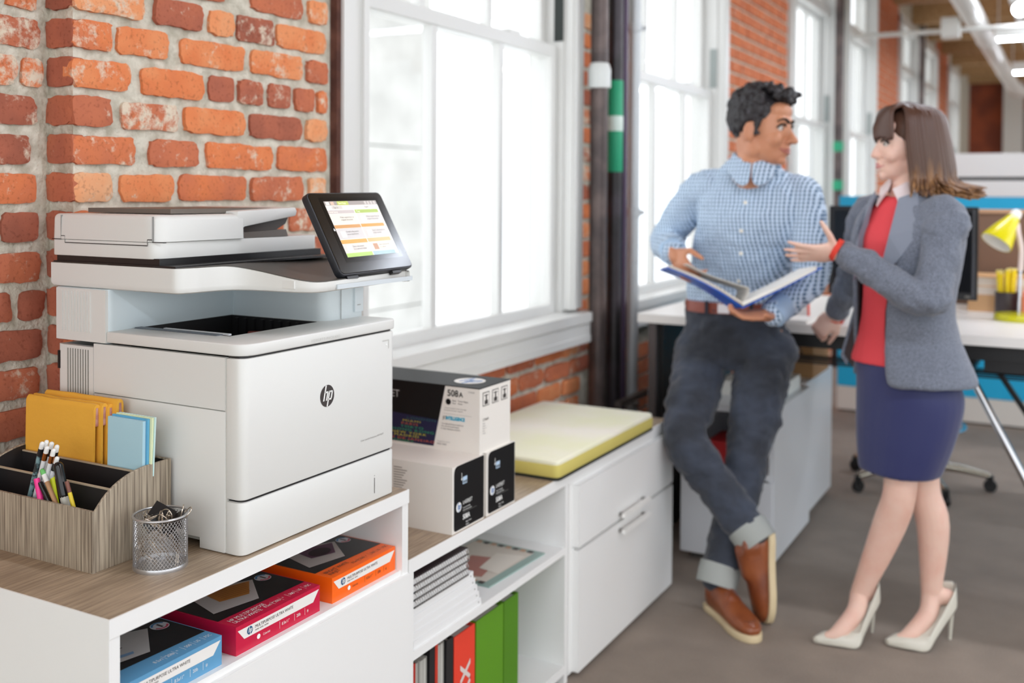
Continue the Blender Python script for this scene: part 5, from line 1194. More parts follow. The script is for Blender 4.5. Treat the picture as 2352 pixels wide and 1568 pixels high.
# ------------------------------------------------------------------ people
IR, IU, IT = RT.copy(), Vector((0, 0, 1)), Vector((-FW.x, -FW.y, 0)).normalized()      # picture right, up, towards the viewer
IR = Vector((IR.x, IR.y, 0)).normalized()
MSKM = mat('skin_tan', '#c98d6c', .45, sss=.12, var=(12, '#bd7f60', .4, .7)); MSKW = mat('skin_fair', '#e8c3b2', .45, sss=.12, var=(12, '#e2b4a2', .45, .7))
def limb(bm, pts, rad, seg=14, n=5, squash=None):
    P_ = catmull([tuple(p) + (r,) for p, r in zip(pts, rad)], n)
    tube([p[:3] for p in P_], [p[3] for p in P_], seg, bm=bm, dome=True, squash=squash)
def loft(bm, secs, seg=28, pw=2.3, n=4, ang=None, cap=True):
    """secs: (centre, half width along X axis vec, half depth, X axis, Y axis)"""
    rows = []
    C_ = catmull([tuple(s[0]) + (s[1], s[2]) + tuple(s[3]) + tuple(s[4]) for s in secs], n)
    for q in C_:
        c = Vector(q[:3]); a, b_ = q[3], q[4]; X = Vector(q[5:8]).normalized(); Y = Vector(q[8:11]).normalized()
        row = []
        for k in range(seg):
            t = 2 * PI * k / seg; ct, st_ = math.cos(t), math.sin(t)
            row.append(bm.verts.new(c + X * (a * math.copysign(abs(ct) ** (2 / pw), ct)) + Y * (b_ * math.copysign(abs(st_) ** (2 / pw), st_))))
        rows.append(row)
    for i in range(len(rows) - 1):
        for k in range(seg): bm.faces.new((rows[i][k], rows[i][(k + 1) % seg], rows[i + 1][(k + 1) % seg], rows[i + 1][k]))
    if cap: bm.faces.new(rows[0][::-1]); bm.faces.new(rows[-1])
def rumple(me, amp, sc, seed=0., stretch=(1, 1, 1)):
    n = [v.normal.copy() for v in me.vertices]
    for v, k in zip(me.vertices, n):
        p = Vector((v.co.x * stretch[0], v.co.y * stretch[1], v.co.z * stretch[2])) * sc + Vector((seed, seed, seed))
        v.co += k * (noise.noise(p) * amp + abs(noise.noise(p * 2.1)) * amp * .6)
def headparts(bm, c, f, up, s=1., jaw=1., fem=False):
    """head from overlapping volumes in a frame: x = ear to ear, y = face, z = up"""
    M = frame(c, f.cross(up), f); 
    def E_(p, r, rot=None): 
        q = M @ Matrix.Translation(Vector(p) * s) ; m = q @ (rot.to_4x4() if rot else Matrix.Identity(4)) @ Matrix.Diagonal((r[0] * s, r[1] * s, r[2] * s, 1))
        bmesh.ops.create_uvsphere(bm, u_segments=20, v_segments=14, radius=1, matrix=m)
    def T_(pts, r): tube([M @ (Vector(p) * s) for p in pts], [k * s for k in r], 10, bm=bm, dome=True)
    E_((0, -.018, .042), (.074, .094, .082)); E_((0, .022, .010), (.066, .072, .090)); E_((0, .030, -.045), (.056 * jaw, .058, .062)); E_((0, .046, -.072), (.042 * jaw, .042, .036))
    E_((0, .078, -.092), (.020 * jaw, .015, .015)); E_((0, .076, .036), (.050, .018, .018)); E_((0, .060, .066), (.052, .032, .03))
    for q in (-1, 1):
        E_((q * .036, .064, -.026), (.025, .024, .026)); E_((q * .077, -.006, -.008), (.009, .021, .033), Matrix.Rotation(q * .35, 3, 'Z')); E_((q * .050 * jaw, .0, -.055), (.014, .03, .032))
    nl = .116 if not fem else .110
    T_([(0, .088, .022), (0, .100, -.004), (0, nl, -.026)], [.008, .0095, .0125 if not fem else .0105])
    for q in (-1, 1): E_((q * .0115, .099, -.030), (.009, .010, .008))
    E_((0, .088, -.052), (.025, .012, .014)); E_((0, .084, -.070), (.022, .013, .010))
    T_([(0, -.025, -.03), (0, -.02, -.09), (0, -.028, -.15)], [.060 if not fem else .050, .056 if not fem else .046, .060 if not fem else .05])
    return M, s
def face_details(M, s, root, iris, brow, lipc, smile, gaze):
    """eyes, brows and lips as children of the person"""
    mw_ = mat('eye_white', '#cfc6bf', .2); mi = mat('iris_' + iris[1:], iris, .15); mb = mat('brow_' + brow[1:], brow, .8); ml = mat('lip_' + lipc[1:], lipc, .4)
    for q in (-1, 1):
        c = M @ (Vector((q * .031, .0745, .011)) * s); bm = NB(); ell(bm, c, (.0125 * s,) * 3); e = obj('eye', bm, mw_, root, smooth=True)
        g = (M.to_3x3() @ Vector(gaze)).normalized(); bm = NB(); ell(bm, c + g * .0070 * s, (.0072 * s,) * 3, seg=12, rings=8); obj('iris', bm, mi, e, smooth=True)
        lid = [Vector((q * x, y, z)) * s for x, y, z in ((.014, .086, .013), (.022, .0905, .0215), (.032, .0905, .0235), (.042, .084, .0205), (.048, .077, .013))]
        obj('eyelid', tube([M @ Vector(p) for p in catmull(lid, 3)], .0036 * s, 6, dome=True), mat('lash_dark', '#2a1d18', .7), root, smooth=True)
        br = [Vector((q * x, y, z)) * s for x, y, z in ((.012, .0965, .031), (.026, .0945, .0385), (.040, .086, .039), (.050, .077, .032))]
        P_ = catmull(br, 3); obj('eyebrow', tube([M @ Vector(p) for p in P_], [.0048 * s * (1 - .6 * k / len(P_)) for k in range(len(P_))], 6, dome=True), mb, root, smooth=True)
    w_ = .026 if smile else .021; cz = .006 if smile else 0
    for z0, r in ((-.0555, .0042), (-.0635, .0050)):
        lp = [Vector((x, y, z)) * s for x, y, z in ((-w_, .082, -.060 + cz), (-w_ * .5, .0955, z0), (0, .0995, z0 + (.001 if z0 > -.06 else -.001)), (w_ * .5, .0955, z0), (w_, .082, -.060 + cz))]
        P_ = catmull(lp, 4); n = len(P_); obj('lip', tube([M @ Vector(p) for p in P_], [r * s * (.45 + .55 * math.sin(PI * k / (n - 1))) for k in range(n)], 8, dome=True), ml, root, smooth=True)
    if smile:
        obj('teeth_line', tube([M @ (Vector(p) * s) for p in catmull([(-.018, .0895, -.0555), (0, .0985, -.0590), (.018, .0895, -.0555)], 4)], .0016 * s, 6), mat('teeth', '#e9e2d8', .3), root)
def hand(bm, w_, d, n, left, curl=(.3,) * 4, thumb=(.7, .4), s=1., spread=.06, cmid=None):
    """five-fingered hand growing from the wrist w_; d = towards the fingers, n = palm normal"""
    d = d.normalized(); n = (n - d * n.dot(d)).normalized(); t = d.cross(n) * (-1 if left else 1)
    def G(a, b_, c): return w_ + (d * a + t * b_ + n * c) * s
    bmesh.ops.create_uvsphere(bm, u_segments=16, v_segments=10, radius=1, matrix=frame(G(.050, 0, .0), d, t) @ Matrix.Diagonal((.054 * s, .041 * s, .0155 * s, 1)))
    for b_ in (.026, .009, -.008, -.025): tube([G(.03, b_ * .8, 0), G(.092, b_, 0)], .0105 * s, 8, bm=bm, dome=True)
    tube([G(-.015, 0, 0), G(.02, 0, 0)], [.026 * s, .026 * s], 12, bm=bm, dome=True)
    ends = []
    for k, (b_, ln, r) in enumerate(((.028, .074, .0086), (.0095, .082, .0090), (-.0090, .076, .0086), (-.0265, .060, .0076))):
        p = G(.092, b_, 0); a = 0; pts = [p - d * .02 * s, p]; dd = (d + t * (b_ / .028) * spread).normalized(); c = curl[k] if not isinstance(curl[k], tuple) else None
        cs = (curl[k] if c is None else (c, c * 1.15, c * .8))
        for j, f in enumerate((.46, .30, .24)):
            a += cs[j]; v = dd * math.cos(a) + n * math.sin(a); p = p + v * ln * f * s; pts.append(p)
        tube([tuple(q) for q in pts], [r * s * x for x in (1.1, 1.08, 1., .9, .72)], 10, bm=bm, dome=True); ends.append(p)
    p0 = G(.022, .026, .004); a1, a2 = thumb
    v1 = (t * math.sin(a1) + d * math.cos(a1) + n * .25).normalized(); v2 = (t * math.sin(a1 - a2) + d * math.cos(a1 - a2) + n * .35).normalized()
    p1 = p0 + v1 * .042 * s; p2 = p1 + v2 * .030 * s; p3 = p2 + v2 * .022 * s
    tube([G(.01, .012, 0), p0, p1, p2, p3], [.014 * s, .0135 * s, .0108 * s, .0098 * s, .0072 * s], 10, bm=bm, dome=True)
    return ends
W = ony
# ================================================================== the man
hipc = W(1688, 765, 3.66); man_base = Vector((W(1660, 1400, 3.3).x, 3.3, 0))
man = thing('person', 'man in blue checked shirt and dark jeans leaning on the desk, holding a binder', 'person', (hipc.x, 3.30, 0))
sR, sL = W(1604, 436, 3.53), W(1852, 450, 3.59)          # his right shoulder is on the left of the picture
XA = (sL - sR); XA.z = 0; XA.normalize(); FA = IU.cross(XA) * -1
if FA.dot(IT) < 0: FA = -FA
neck = W(1730, 385, 3.53); chest = W(1722, 480, 3.57); waist = W(1692, 640, 3.64); belt = W(1690, 700, 3.655)
eR, wR = W(1530, 556, 3.66), W(1546, 578, 3.40); eL, wL = W(1862, 640, 3.52), W(1782, 716, 3.36)
hipR, kR, aR = W(1612, 790, 3.65), W(1577, 1012, 3.37), W(1728, 1228, 3.315)
hipL, kL, aL = W(1765, 785, 3.67), W(1722, 1020, 3.50), W(1650, 1320, 3.315)
headc = W(1750, 301, 3.50); faceM = (IR * .76 + IT * .64 - IU * .08).normalized(); headup = (IU + faceM * .10 + IR * .05).normalized()
bm = NB(); Mh, sh_ = headparts(bm, headc, faceM, headup, 1.05, 1.06)
tube([headc - IU * .06 - faceM * .015, neck - IU * .04], [.056, .058], 16, bm=bm, dome=True)
loft(bm, [(neck - IU * .03, .062, .055, XA, FA), (chest + IU * .06, .145, .085, XA, FA), (chest, .165, .105, XA, FA), (waist, .14, .095, XA, FA), (hipc, .155, .105, XA, FA), (hipc - IU * .09, .14, .10, XA, FA)])
limb(bm, [sR + XA * .07, sR + XA * .012, (sR + eR) / 2 + IU * .005, eR, (eR + wR) / 2, wR], [.04, .048, .042, .034, .030, .027]); limb(bm, [sL - XA * .07, sL - XA * .012, (sL + eL) / 2, eL, (eL + wL) / 2, wL], [.04, .048, .042, .034, .030, .027])
limb(bm, [hipR, kR, aR], [.08, .055, .038]); limb(bm, [hipL, kL, aL], [.08, .055, .038])
tube([aR, aR + Vector((.035, .005, -.05)), aR + Vector((.04, .01, -.15))], [.035, .032, .022], 10, bm=bm, dome=True); tube([aL, aL + Vector((.01, -.01, -.07)), aL + Vector((.09, -.09, -.105))], [.035, .032, .018], 10, bm=bm, dome=True)
hand(bm, wR + (wR - eR).normalized() * .02, (-IU * .62 + IT * .55 + IR * .34), (IR * .8 - IU * .1 + IT * -.3), False, ((.6, .9, .5), (.75, 1.0, .6), (.85, 1.1, .6), (.9, 1.1, .6)), (.9, .7), 1.0)
hand(bm, wL + (wL - eL).normalized() * .015, (-IR * .95 + IT * .25 + IU * -.02), (IU * .9 + IR * -.2 + IT * .25), True, ((.15, .35, .25), (.15, .35, .25), (.2, .4, .3), (.25, .45, .3)), (1.0, .3), 1.0)
obj('body', fuse(bm, .0052, 3), MSKM, man, smooth=True)
face_details(Mh, sh_, man, '#2a1a12', '#1d1512', '#b0695c', True, (-.25, 1, -.05))
# stubble-free jaw; short curly hair, thick on top
rh = random.Random(11); bm = NB()
Mh = Mh @ Matrix.Diagonal((1.06, 1.06, 1.06, 1))
def hs(v, r, q=1.): bmesh.ops.create_icosphere(bm, subdivisions=1, radius=r, matrix=Mh @ Matrix.Translation(v))
bmesh.ops.create_uvsphere(bm, u_segments=24, v_segments=16, radius=1, matrix=Mh @ Matrix.Translation((0, -.026, .052)) @ Matrix.Diagonal((.080, .096, .084, 1)))
for k in range(900):
    z = rh.uniform(-1, 1); a = rh.uniform(0, 2 * PI); r_ = math.sqrt(1 - z * z); d = Vector((r_ * math.cos(a), r_ * math.sin(a), z))
    p = Vector((d.x * .076, -.020 + d.y * .094, .045 + d.z * .084))
    top = d.z > .35; fr = d.y
    if fr > .45 and d.z < .52 + .15 * abs(d.x): continue            # forehead stays clear
    if not top and p.z < -.012 - .03 * (p.y < -.05): continue
    if not top and p.y > .035 and p.z < .05: continue
    if abs(p.x) > .055 and p.y > .005 and p.z < .02 and p.y > .03: continue
    if abs(p.x) > .058 and -.034 < p.y < .026 and p.z < .024: continue
    e = .004 + (.024 * max(0, (d.z - .2)) + (.012 if fr > .2 and d.z > .5 else 0)) * rh.uniform(.5, 1.15)
    hs(p + d * e, rh.uniform(.008, .014) if top else rh.uniform(.006, .009))
for k in range(40): hs(Vector((rh.uniform(-.05, .05), .075 + rh.uniform(-.012, .018), .105 + rh.uniform(-.012, .028))), rh.uniform(.008, .014))
for q in (-1, 1):
    for k in range(10): hs(Vector((q * .072, .014 + rh.uniform(-.006, .012), .02 - .004 * k)), .006)
me = fuse(bm, .0048, 1, .4); rumple(me, .0035, 95, 3.3)
obj('hair', me, mat('hair_black', '#1d191c', .5, var=(60, '#3c383f', .5, .75), bump=(140, .6, .003)), man, smooth=True)
# shirt
def shirt_mat():
    m = bpy.data.materials.new('blue_check_shirt'); nt, b = nodes_of(m); N = nt.nodes; L = nt.links
    tc = N.new('ShaderNodeTexCoord'); sp = N.new('ShaderNodeSeparateXYZ'); L.new(tc.outputs['Object'], sp.inputs[0])
    def S(o, k, ph=0):
        a = N.new('ShaderNodeMath'); a.operation = 'MULTIPLY_ADD'; a.inputs[1].default_value = k; a.inputs[2].default_value = ph; L.new(o, a.inputs[0])
        s_ = N.new('ShaderNodeMath'); s_.operation = 'SINE'; L.new(a.outputs[0], s_.inputs[0]); r = N.new('ShaderNodeMath'); r.operation = 'MULTIPLY_ADD'; r.inputs[1].default_value = .5; r.inputs[2].default_value = .5; L.new(s_.outputs[0], r.inputs[0]); return r.outputs[0]
    dt = N.new('ShaderNodeVectorMath'); dt.operation = 'DOT_PRODUCT'; L.new(tc.outputs['Object'], dt.inputs[0]); dt.inputs[1].default_value = tuple(XA + FA * .35)
    u = S(dt.outputs['Value'], 2 * PI / .0135); v = S(sp.outputs[2], 2 * PI / .0135)
    mu = N.new('ShaderNodeMath'); mu.operation = 'MULTIPLY'; L.new(u, mu.inputs[0]); L.new(v, mu.inputs[1])
    ad = N.new('ShaderNodeMath'); ad.operation = 'ADD'; L.new(mu.outputs[0], ad.inputs[0]); q = N.new('ShaderNodeMath'); q.operation = 'MULTIPLY'; q.inputs[1].default_value = .35; L.new(u, q.inputs[0]); L.new(q.outputs[0], ad.inputs[1])
    r = N.new('ShaderNodeValToRGB'); r.color_ramp.elements[0].position = .25; r.color_ramp.elements[0].color = (*lin('#c9dcf0'), 1); r.color_ramp.elements[1].position = .8; r.color_ramp.elements[1].color = (*lin('#3f6488'), 1)
    L.new(ad.outputs[0], r.inputs[0]); L.new(r.outputs[0], b.inputs['Base Color']); b.inputs['Roughness'].default_value = .75; b.inputs['Sheen Weight'].default_value = .15; return m
MSH = shirt_mat()
bm = NB()
loft(bm, [(belt - IU * .015, .160, .114, XA, FA), (belt + IU * .03, .172, .126, XA, FA), (waist, .172, .124, XA, FA), (chest - IU * .06, .182, .128, XA, FA), (chest + IU * .02, .190, .124, XA, FA), (chest + IU * .072, .180, .110, XA, FA), (chest + IU * .112, .140, .095, XA, FA), (neck + IU * .012, .088, .082, XA, FA), (neck + IU * .034, .072, .070, XA, FA)], 32)
limb(bm, [sR + XA * .07 + IU * .012, sR + XA * .012, (sR + eR) / 2 + IU * .005, eR, (eR + wR) / 2, wR], [.060, .066, .064, .058, .050, .044], 18)
limb(bm, [sL - XA * .07 + IU * .012, sL - XA * .012, (sL + eL) / 2, eL, (eL + wL) / 2, wL], [.060, .066, .064, .060, .052, .044], 18)
me = fuse(bm, .007, 6); rumple(me, .010, 11, 1.7, (1, 1, .55)); rumple(me, .005, 26, 4.)
obj('shirt', me, MSH, man, smooth=True)
for w_, e_ in ((wR, eR), (wL, eL)):
    d = (w_ - e_).normalized(); obj('shirt_cuff', tube([w_ - d * .045, w_ - d * .01, w_ + d * .018], [.047, .0465, .045], 20, caps=True), mat('shirt_cuff_blue', '#a9c4e0', .75), man, smooth=40)
# collar, placket and buttons
cn = neck * .62 + (headc - IU * .10 - faceM * .02) * .38
def ringp(a, r, z, out=0.): return cn + XA * (math.cos(a) * r) + FA * (math.sin(a) * r * .96 + .004) + IU * z
bm = NB(); nseg = 34; rows = []
for k in range(nseg + 1):
    a = PI / 2 + .02 + (2 * PI - .04) * k / nseg; fr = max(0, math.sin(a)) ** 2        # 1 at the front
    rows.append([bm.verts.new(ringp(a, .066, .040 - .034 * fr)), bm.verts.new(ringp(a, .073, .044 - .036 * fr)), bm.verts.new(ringp(a, .083 + .010 * fr, .012 - .040 * fr)), bm.verts.new(ringp(a, .092 + .020 * fr, -.012 - (.072 if .55 < fr < .97 else .05) * fr))])
for i in range(nseg):
    for j in range(3): bm.faces.new((rows[i][j], rows[i][j + 1], rows[i + 1][j + 1], rows[i + 1][j]))
me = tomesh(bm, 'c'); me = evaluated(me, [('SOLIDIFY', dict(thickness=.004, offset=0)), ('SUBSURF', dict(levels=1, render_levels=1))])
obj('collar', me, MSH, man, smooth=True)
shirt_o = [o for o in man.children if o.name.startswith('shirt')][0]
from mathutils.bvhtree import BVHTree
def surface(o): 
    me = o.data; return BVHTree.FromPolygons([wm(o) @ v.co for v in me.vertices], [tuple(p.vertices) for p in me.polygons])
def to_surface(bv, p, d):
    h = bv.ray_cast(p, d); return h[0] if h[0] else p - d * 0
bv = surface(shirt_o); MBTN = mat('button_ivory', '#e6e0d2', .4)
for px, py in ((1728, 405), (1712, 465), (1703, 530), (1702, 582), (1697, 645)):
    d = ray(px, py).normalized(); h = bv.ray_cast(CAMP, d)
    if h[0]: obj('button', lathe([(.0065, -.001), (.0065, .002), (.005, .0028)], seg=12, M=Matrix.Translation(h[0]) @ (-d).to_track_quat('Z', 'Y').to_matrix().to_4x4()), MBTN, man)
# belt, jeans, cuffs
bm = NB(); loft(bm, [(belt - IU * .020, .181, .136, XA, FA), (belt + IU * .018, .180, .135, XA, FA)], 36, n=2); obj('belt', bm, mat('belt_red_brown', '#8a4436', .35), man, smooth=40)
ang = .55; bc = belt - IU * .001 + XA * (.172 * math.sin(-.15)) + FA * .132
obj('belt_buckle', rbox(-.02, .02, -.016, .016, 0, .006, .002, M=frame(bc, XA, IU)), mat('buckle_metal', '#b5aeb0', .25, metal=.9), man)
for s_ in (-.085, .07): obj('belt_loop', rbox(-.006, .006, -.024, .024, 0, .005, .001, M=frame(belt - IU * .001 + XA * s_ + FA * .131, XA, IU)), mat('denim_loop', '#2b2f3b', .8), man)
MDEN = mat('dark_denim', '#262a33', .8, var=(7, '#3a4252', .4, .7), bump=(500, .15, .001), sheen=.2)
bm = NB()
loft(bm, [(belt + IU * .006, .172, .126, XA, FA), (hipc + IU * .0, .178, .128, XA, FA), (hipc - IU * .07, .182, .125, XA, FA), (hipc - IU * .11, .165, .11, XA, FA)], 30)
limb(bm, [hipR - IU * .03, (hipR + kR) / 2 + IT * .01, kR, (kR + aR) / 2, aR + (aR - kR).normalized() * .0], [.100, .088, .074, .066, .060], 20)
limb(bm, [hipL - IU * .03, (hipL + kL) / 2, kL, (kL + aL) / 2, aL + IU * .0], [.100, .090, .074, .066, .058], 20)
me = fuse(bm, .007, 6); rumple(me, .013, 9, 7.7, (1, 1, 1.2)); rumple(me, .007, 20, 2., (1, 1, 1.6))
obj('jeans', me, MDEN, man, smooth=True)
MCUF = mat('denim_turnup', '#a3a7a3', .85)
for a, k in ((aR, kR), (aL, kL)):
    d = (a - k).normalized(); p0 = a - d * .034; p1 = a + d * .034
    obj('jeans_turnup', tube([p0, (p0 + p1) / 2, p1], [.0675, .0685, .067], 20), MCUF, man, smooth=40)
# shoes: leather upper on a pale sole
MLEA = mat('tan_leather', '#74391e', .32, var=(10, '#99552f', .4, .7), coat=.15); MSOLE = mat('shoe_sole', '#d9c6a0', .6)
def mshoe(M):
    """x = toe, z = up, origin at the heel on the ground; length .295"""
    out = []
    for x, w_ in ((0, .030), (.03, .037), (.08, .036), (.14, .040), (.20, .048), (.25, .044), (.285, .026), (.296, .004)): out.append((x, w_))
    P_ = catmull(out, 4); poly = [(x, w_) for x, w_ in P_] + [(x, -w_) for x, w_ in reversed(P_[:-1])]
    bm = prism(poly, 'z', 0, .024, .004); bm.transform(M); so = obj('sole', bm, MSOLE, man, smooth=40)
    bm = NB()
    secs = [((-.002, 0, .024), .034, .01), ((.0, 0, .05), .035, .01)]
    X, Y, Zz = Vector((0, 1, 0)), Vector((0, 0, 1)), None
    loft(bm, [(Vector((.004, 0, .055)), .026, .040, X, Y), (Vector((.03, 0, .060)), .037, .052, X, Y), (Vector((.075, 0, .064)), .040, .056, X, Y), (Vector((.12, 0, .056)), .041, .046, X, Y), (Vector((.17, 0, .046)), .045, .034, X, Y), (Vector((.22, 0, .040)), .047, .026, X, Y), (Vector((.262, 0, .036)), .039, .020, X, Y), (Vector((.288, 0, .032)), .018, .011, X, Y)], 22, 2.2)
    tube([(.047, 0, .06), (.047, 0, .112)], [.044, .043], 18, bm=bm); tube([(.06, 0, .085), (.13, 0, .068)], [.040, .036], 16, bm=bm, dome=True)
    bm.transform(M); sh2 = obj('shoe_upper', fuse(bm, .005, 5), MLEA, man, smooth=True)
    for k in range(4):
        x = .105 + .016 * k; z = .103 - .0085 * k; bm = tube([(x, -.020, z - .006), (x + .004, 0, z + .002), (x, .020, z - .006)], .0022, 6); bm.transform(M); obj('lace', bm, mat('lace_brown', '#5a3826', .8), sh2)
    bm = tube(catmull([(.18, -.041, .042), (.235, -.033, .052), (.262, 0, .056), (.235, .033, .052), (.18, .041, .042)], 4), .0022, 6); bm.transform(M); obj('toe_seam', bm, mat('seam_brown', '#6a3a22', .6), sh2)
hl, tl = Vector((-1.085, 3.335, 0)), Vector((-.895, 3.150, 0)); d = (tl - hl).normalized()
aL2 = aL.copy(); mshoe(frame((aL.x - d.x * .05, aL.y - d.y * .05, 0), d, Vector((-d.y, d.x, 0))))
toe = Vector((-.850, 3.320, .004)); upd = (aR + Vector((.055, .03, .03)) - toe).normalized(); xd = -upd
zd = (-IR * .95 + IT * .18); zd = (zd - xd * zd.dot(xd)).normalized(); yd = zd.cross(xd)
Mx = Matrix(((xd.x, yd.x, zd.x, 0), (xd.y, yd.y, zd.y, 0), (xd.z, yd.z, zd.z, 0), (0, 0, 0, 1))); Mx.translation = toe - xd * .293; mshoe(Mx)
# ================================================================== binder in his hands
bk = thing('open_binder', 'open blue binder with white pages held by the man', 'binder', W(1706, 705, 3.33))
nl_, ns_, nr_ = W(1534, 616, 3.26), W(1706, 708, 3.26), W(1889, 616, 3.26); dv = Vector((FW.x, FW.y, 0)).normalized() * .20 - IU * .022
MBB = mat('binder_blue', '#1f63d0', .35); MPG_ = mat('binder_pages', '#f0efeb', .6)
def sheet(name, pts, th, m, dv_=dv, off=0.):
    bm = NB(); P_ = [Vector(p) for p in pts]; up = IU * th
    a = [bm.verts.new(p + IU * off) for p in P_]; b_ = [bm.verts.new(p + IU * off + dv_) for p in P_]; c = [bm.verts.new(p + IU * off + up) for p in P_]; e = [bm.verts.new(p + IU * off + dv_ + up) for p in P_]
    for i in range(len(P_) - 1): bm.faces.new((a[i], a[i + 1], b_[i + 1], b_[i])); bm.faces.new((c[i], e[i], e[i + 1], c[i + 1])); bm.faces.new((a[i], c[i], c[i + 1], a[i + 1])); bm.faces.new((b_[i], b_[i + 1], e[i + 1], e[i]))
    bm.faces.new((a[0], b_[0], e[0], c[0])); bm.faces.new((a[-1], c[-1], e[-1], b_[-1])); return obj(name, bm, m, bk, smooth=40)
lc = catmull([nl_, nl_ * .62 + ns_ * .38 + IU * .012, nl_ * .3 + ns_ * .7 + IU * .012, ns_], 5)
sheet('cover', lc, .004, MBB); sheet('cover', [ns_, ns_ * .5 + nr_ * .5 - IU * .002, nr_], .004, MBB)
sheet('page_block', [nl_ * .97 + ns_ * .03, nl_ * .62 + ns_ * .38 + IU * .012, nl_ * .3 + ns_ * .7 + IU * .014, ns_ + IU * .006], .010, mat('binder_pages_grey', '#cfc8c0', .7), dv * .96, .004)
sheet('page_block', [ns_ + IU * .004, ns_ * .5 + nr_ * .5 - IU * .001, nr_ * .93 + ns_ * .07], .012, MPG_, dv * .96, .004)
lp0 = W(1578, 606, 3.27); sheet('lifted_page', catmull([ns_ + IU * .012 + IR * .0, W(1722, 665, 3.27), W(1690, 652, 3.27), W(1630, 632, 3.27), lp0], 5), .0015, MPG_, dv * .95)
# ================================================================== the woman
wb_ = Vector((-.45, 3.38, 0)); wo = thing('person', 'woman in a grey blazer, red top and navy skirt gesturing with an open hand', 'person', wb_)
nW = Vector((-.52, -.854, 0)).normalized(); lW = Vector((-nW.y, nW.x, 0))           # chest direction, her left
hc, kn = W(2090, 900, 3.42), None
wa = W(2072, 690, 3.42); ch = W(2085, 560, 3.42); nk = W(2080, 440, 3.42)
sLw, sRw = W(2172, 508, 3.31), W(1998, 492, 3.53); eLw, wLw = W(2128, 690, 3.22), W(1946, 588, 3.20); eRw, wRw = W(1966, 612, 3.69), W(1924, 712, 3.80)
headw = W(2083, 338, 3.42); fW = (-IR * .96 - IT * .02 + IU * -.02).normalized(); upw = (IU + IR * .02).normalized()
k1, a1 = W(2068, 1112, 3.35), W(1974, 1366, 3.372); k2, a2 = W(2120, 1110, 3.45), W(2138, 1366, 3.455)
bm = NB(); Mw, sw = headparts(bm, headw, fW, upw, .94, .90, True)
tube([headw - IU * .06 - fW * .02, nk - IU * .03], [.048, .052], 16, bm=bm, dome=True)
loft(bm, [(nk - IU * .02, .07, .055, lW, nW), (ch + IU * .05, .145, .085, lW, nW), (ch, .145, .105, lW, nW), (wa, .115, .085, lW, nW), (hc, .130, .098, lW, nW), (hc - IU * .12, .11, .09, lW, nW)])
limb(bm, [sLw, (sLw + eLw) / 2 + IR * .006, eLw, (eLw + wLw) / 2, wLw], [.044, .040, .032, .028, .025]); limb(bm, [sRw, (sRw + eRw) / 2, eRw, (eRw + wRw) / 2, wRw], [.044, .040, .032, .028, .025])
limb(bm, [W(2065, 930, 3.38), k1, (k1 * .62 + a1 * .38) + IR * .012, a1], [.062, .050, .050, .030], 18); limb(bm, [W(2120, 930, 3.46), k2, (k2 * .62 + a2 * .38) + IR * .022, a2], [.062, .050, .050, .030], 18)
f1 = [a1, Vector((-.585, 3.325, .088)), Vector((-.625, 3.27, .036)), Vector((-.655, 3.252, .024))]; f2 = [a2, Vector((-.385, 3.418, .088)), Vector((-.428, 3.365, .036)), Vector((-.458, 3.347, .024))]
limb(bm, [a1] + f1[1:], [.030, .029, .025, .015], 14, squash=1); limb(bm, [a2] + f2[1:], [.030, .029, .025, .015], 14)
for a, hx, hy in ((a1, -.553, 3.398), (a2, -.335, 3.466)): tube([a, Vector((hx, hy, .138))], [.030, .026], 12, bm=bm, dome=True)
hand(bm, wLw + (wLw - eLw).normalized() * .022, (-IR * .96 - IU * .04 - IT * .1), (IU * .62 - IT * .74), True, ((.02, .12, .1), (.0, .08, .08), (.04, .12, .1), (.1, .15, .1)), (1.15, .15), .95, .22)
hand(bm, wRw + (wRw - eRw).normalized() * .015, (-IR * .55 - IU * .62 + IT * -.15), (IR * .35 - IU * .3 - IT * .8), False, ((.9, 1.0, .6), (1.0, 1.1, .6), (1.05, 1.1, .6), (1.1, 1.1, .6)), (.6, .5), .95)
obj('body', fuse(bm, .005, 3), MSKW, wo, smooth=True)
face_details(Mw, sw, wo, '#3b4a4a', '#4a3328', '#d08a86', False, (0, 1, 0))
# hair: locks from the crown, fringe in front, flicked ends
def hair_mat():
    m = bpy.data.materials.new('hair_ombre'); nt, b = nodes_of(m); N = nt.nodes; L = nt.links
    tc = N.new('ShaderNodeTexCoord'); sp = N.new('ShaderNodeSeparateXYZ'); L.new(tc.outputs['Object'], sp.inputs[0])
    mp = N.new('ShaderNodeMapping'); mp.inputs['Scale'].default_value = (70, 70, 5); L.new(tc.outputs['Object'], mp.inputs[0]); n = N.new('ShaderNodeTexNoise'); n.inputs['Scale'].default_value = 1; L.new(mp.outputs[0], n.inputs['Vector'])
    a = N.new('ShaderNodeMath'); a.operation = 'MULTIPLY_ADD'; a.inputs[1].default_value = .22; L.new(n.outputs['Fac'], a.inputs[0]); L.new(sp.outputs[2], a.inputs[2])
    mr = N.new('ShaderNodeMapRange'); mr.inputs[1].default_value = nk.z - .02; mr.inputs[2].default_value = headw.z + .17; L.new(a.outputs[0], mr.inputs[0])
    r = N.new('ShaderNodeValToRGB'); cr = r.color_ramp; cr.elements[0].position = .0; cr.elements[0].color = (*lin('#b98a4a'), 1); cr.elements[1].position = 1; cr.elements[1].color = (*lin('#54382c'), 1)
    e = cr.elements.new(.32); e.color = (*lin('#9a6f45'), 1); e = cr.elements.new(.6); e.color = (*lin('#553a2c'), 1)
    L.new(mr.outputs[0], r.inputs[0]); L.new(r.outputs[0], b.inputs['Base Color']); b.inputs['Roughness'].default_value = .38; b.inputs['Specular IOR Level'].default_value = .5; return m
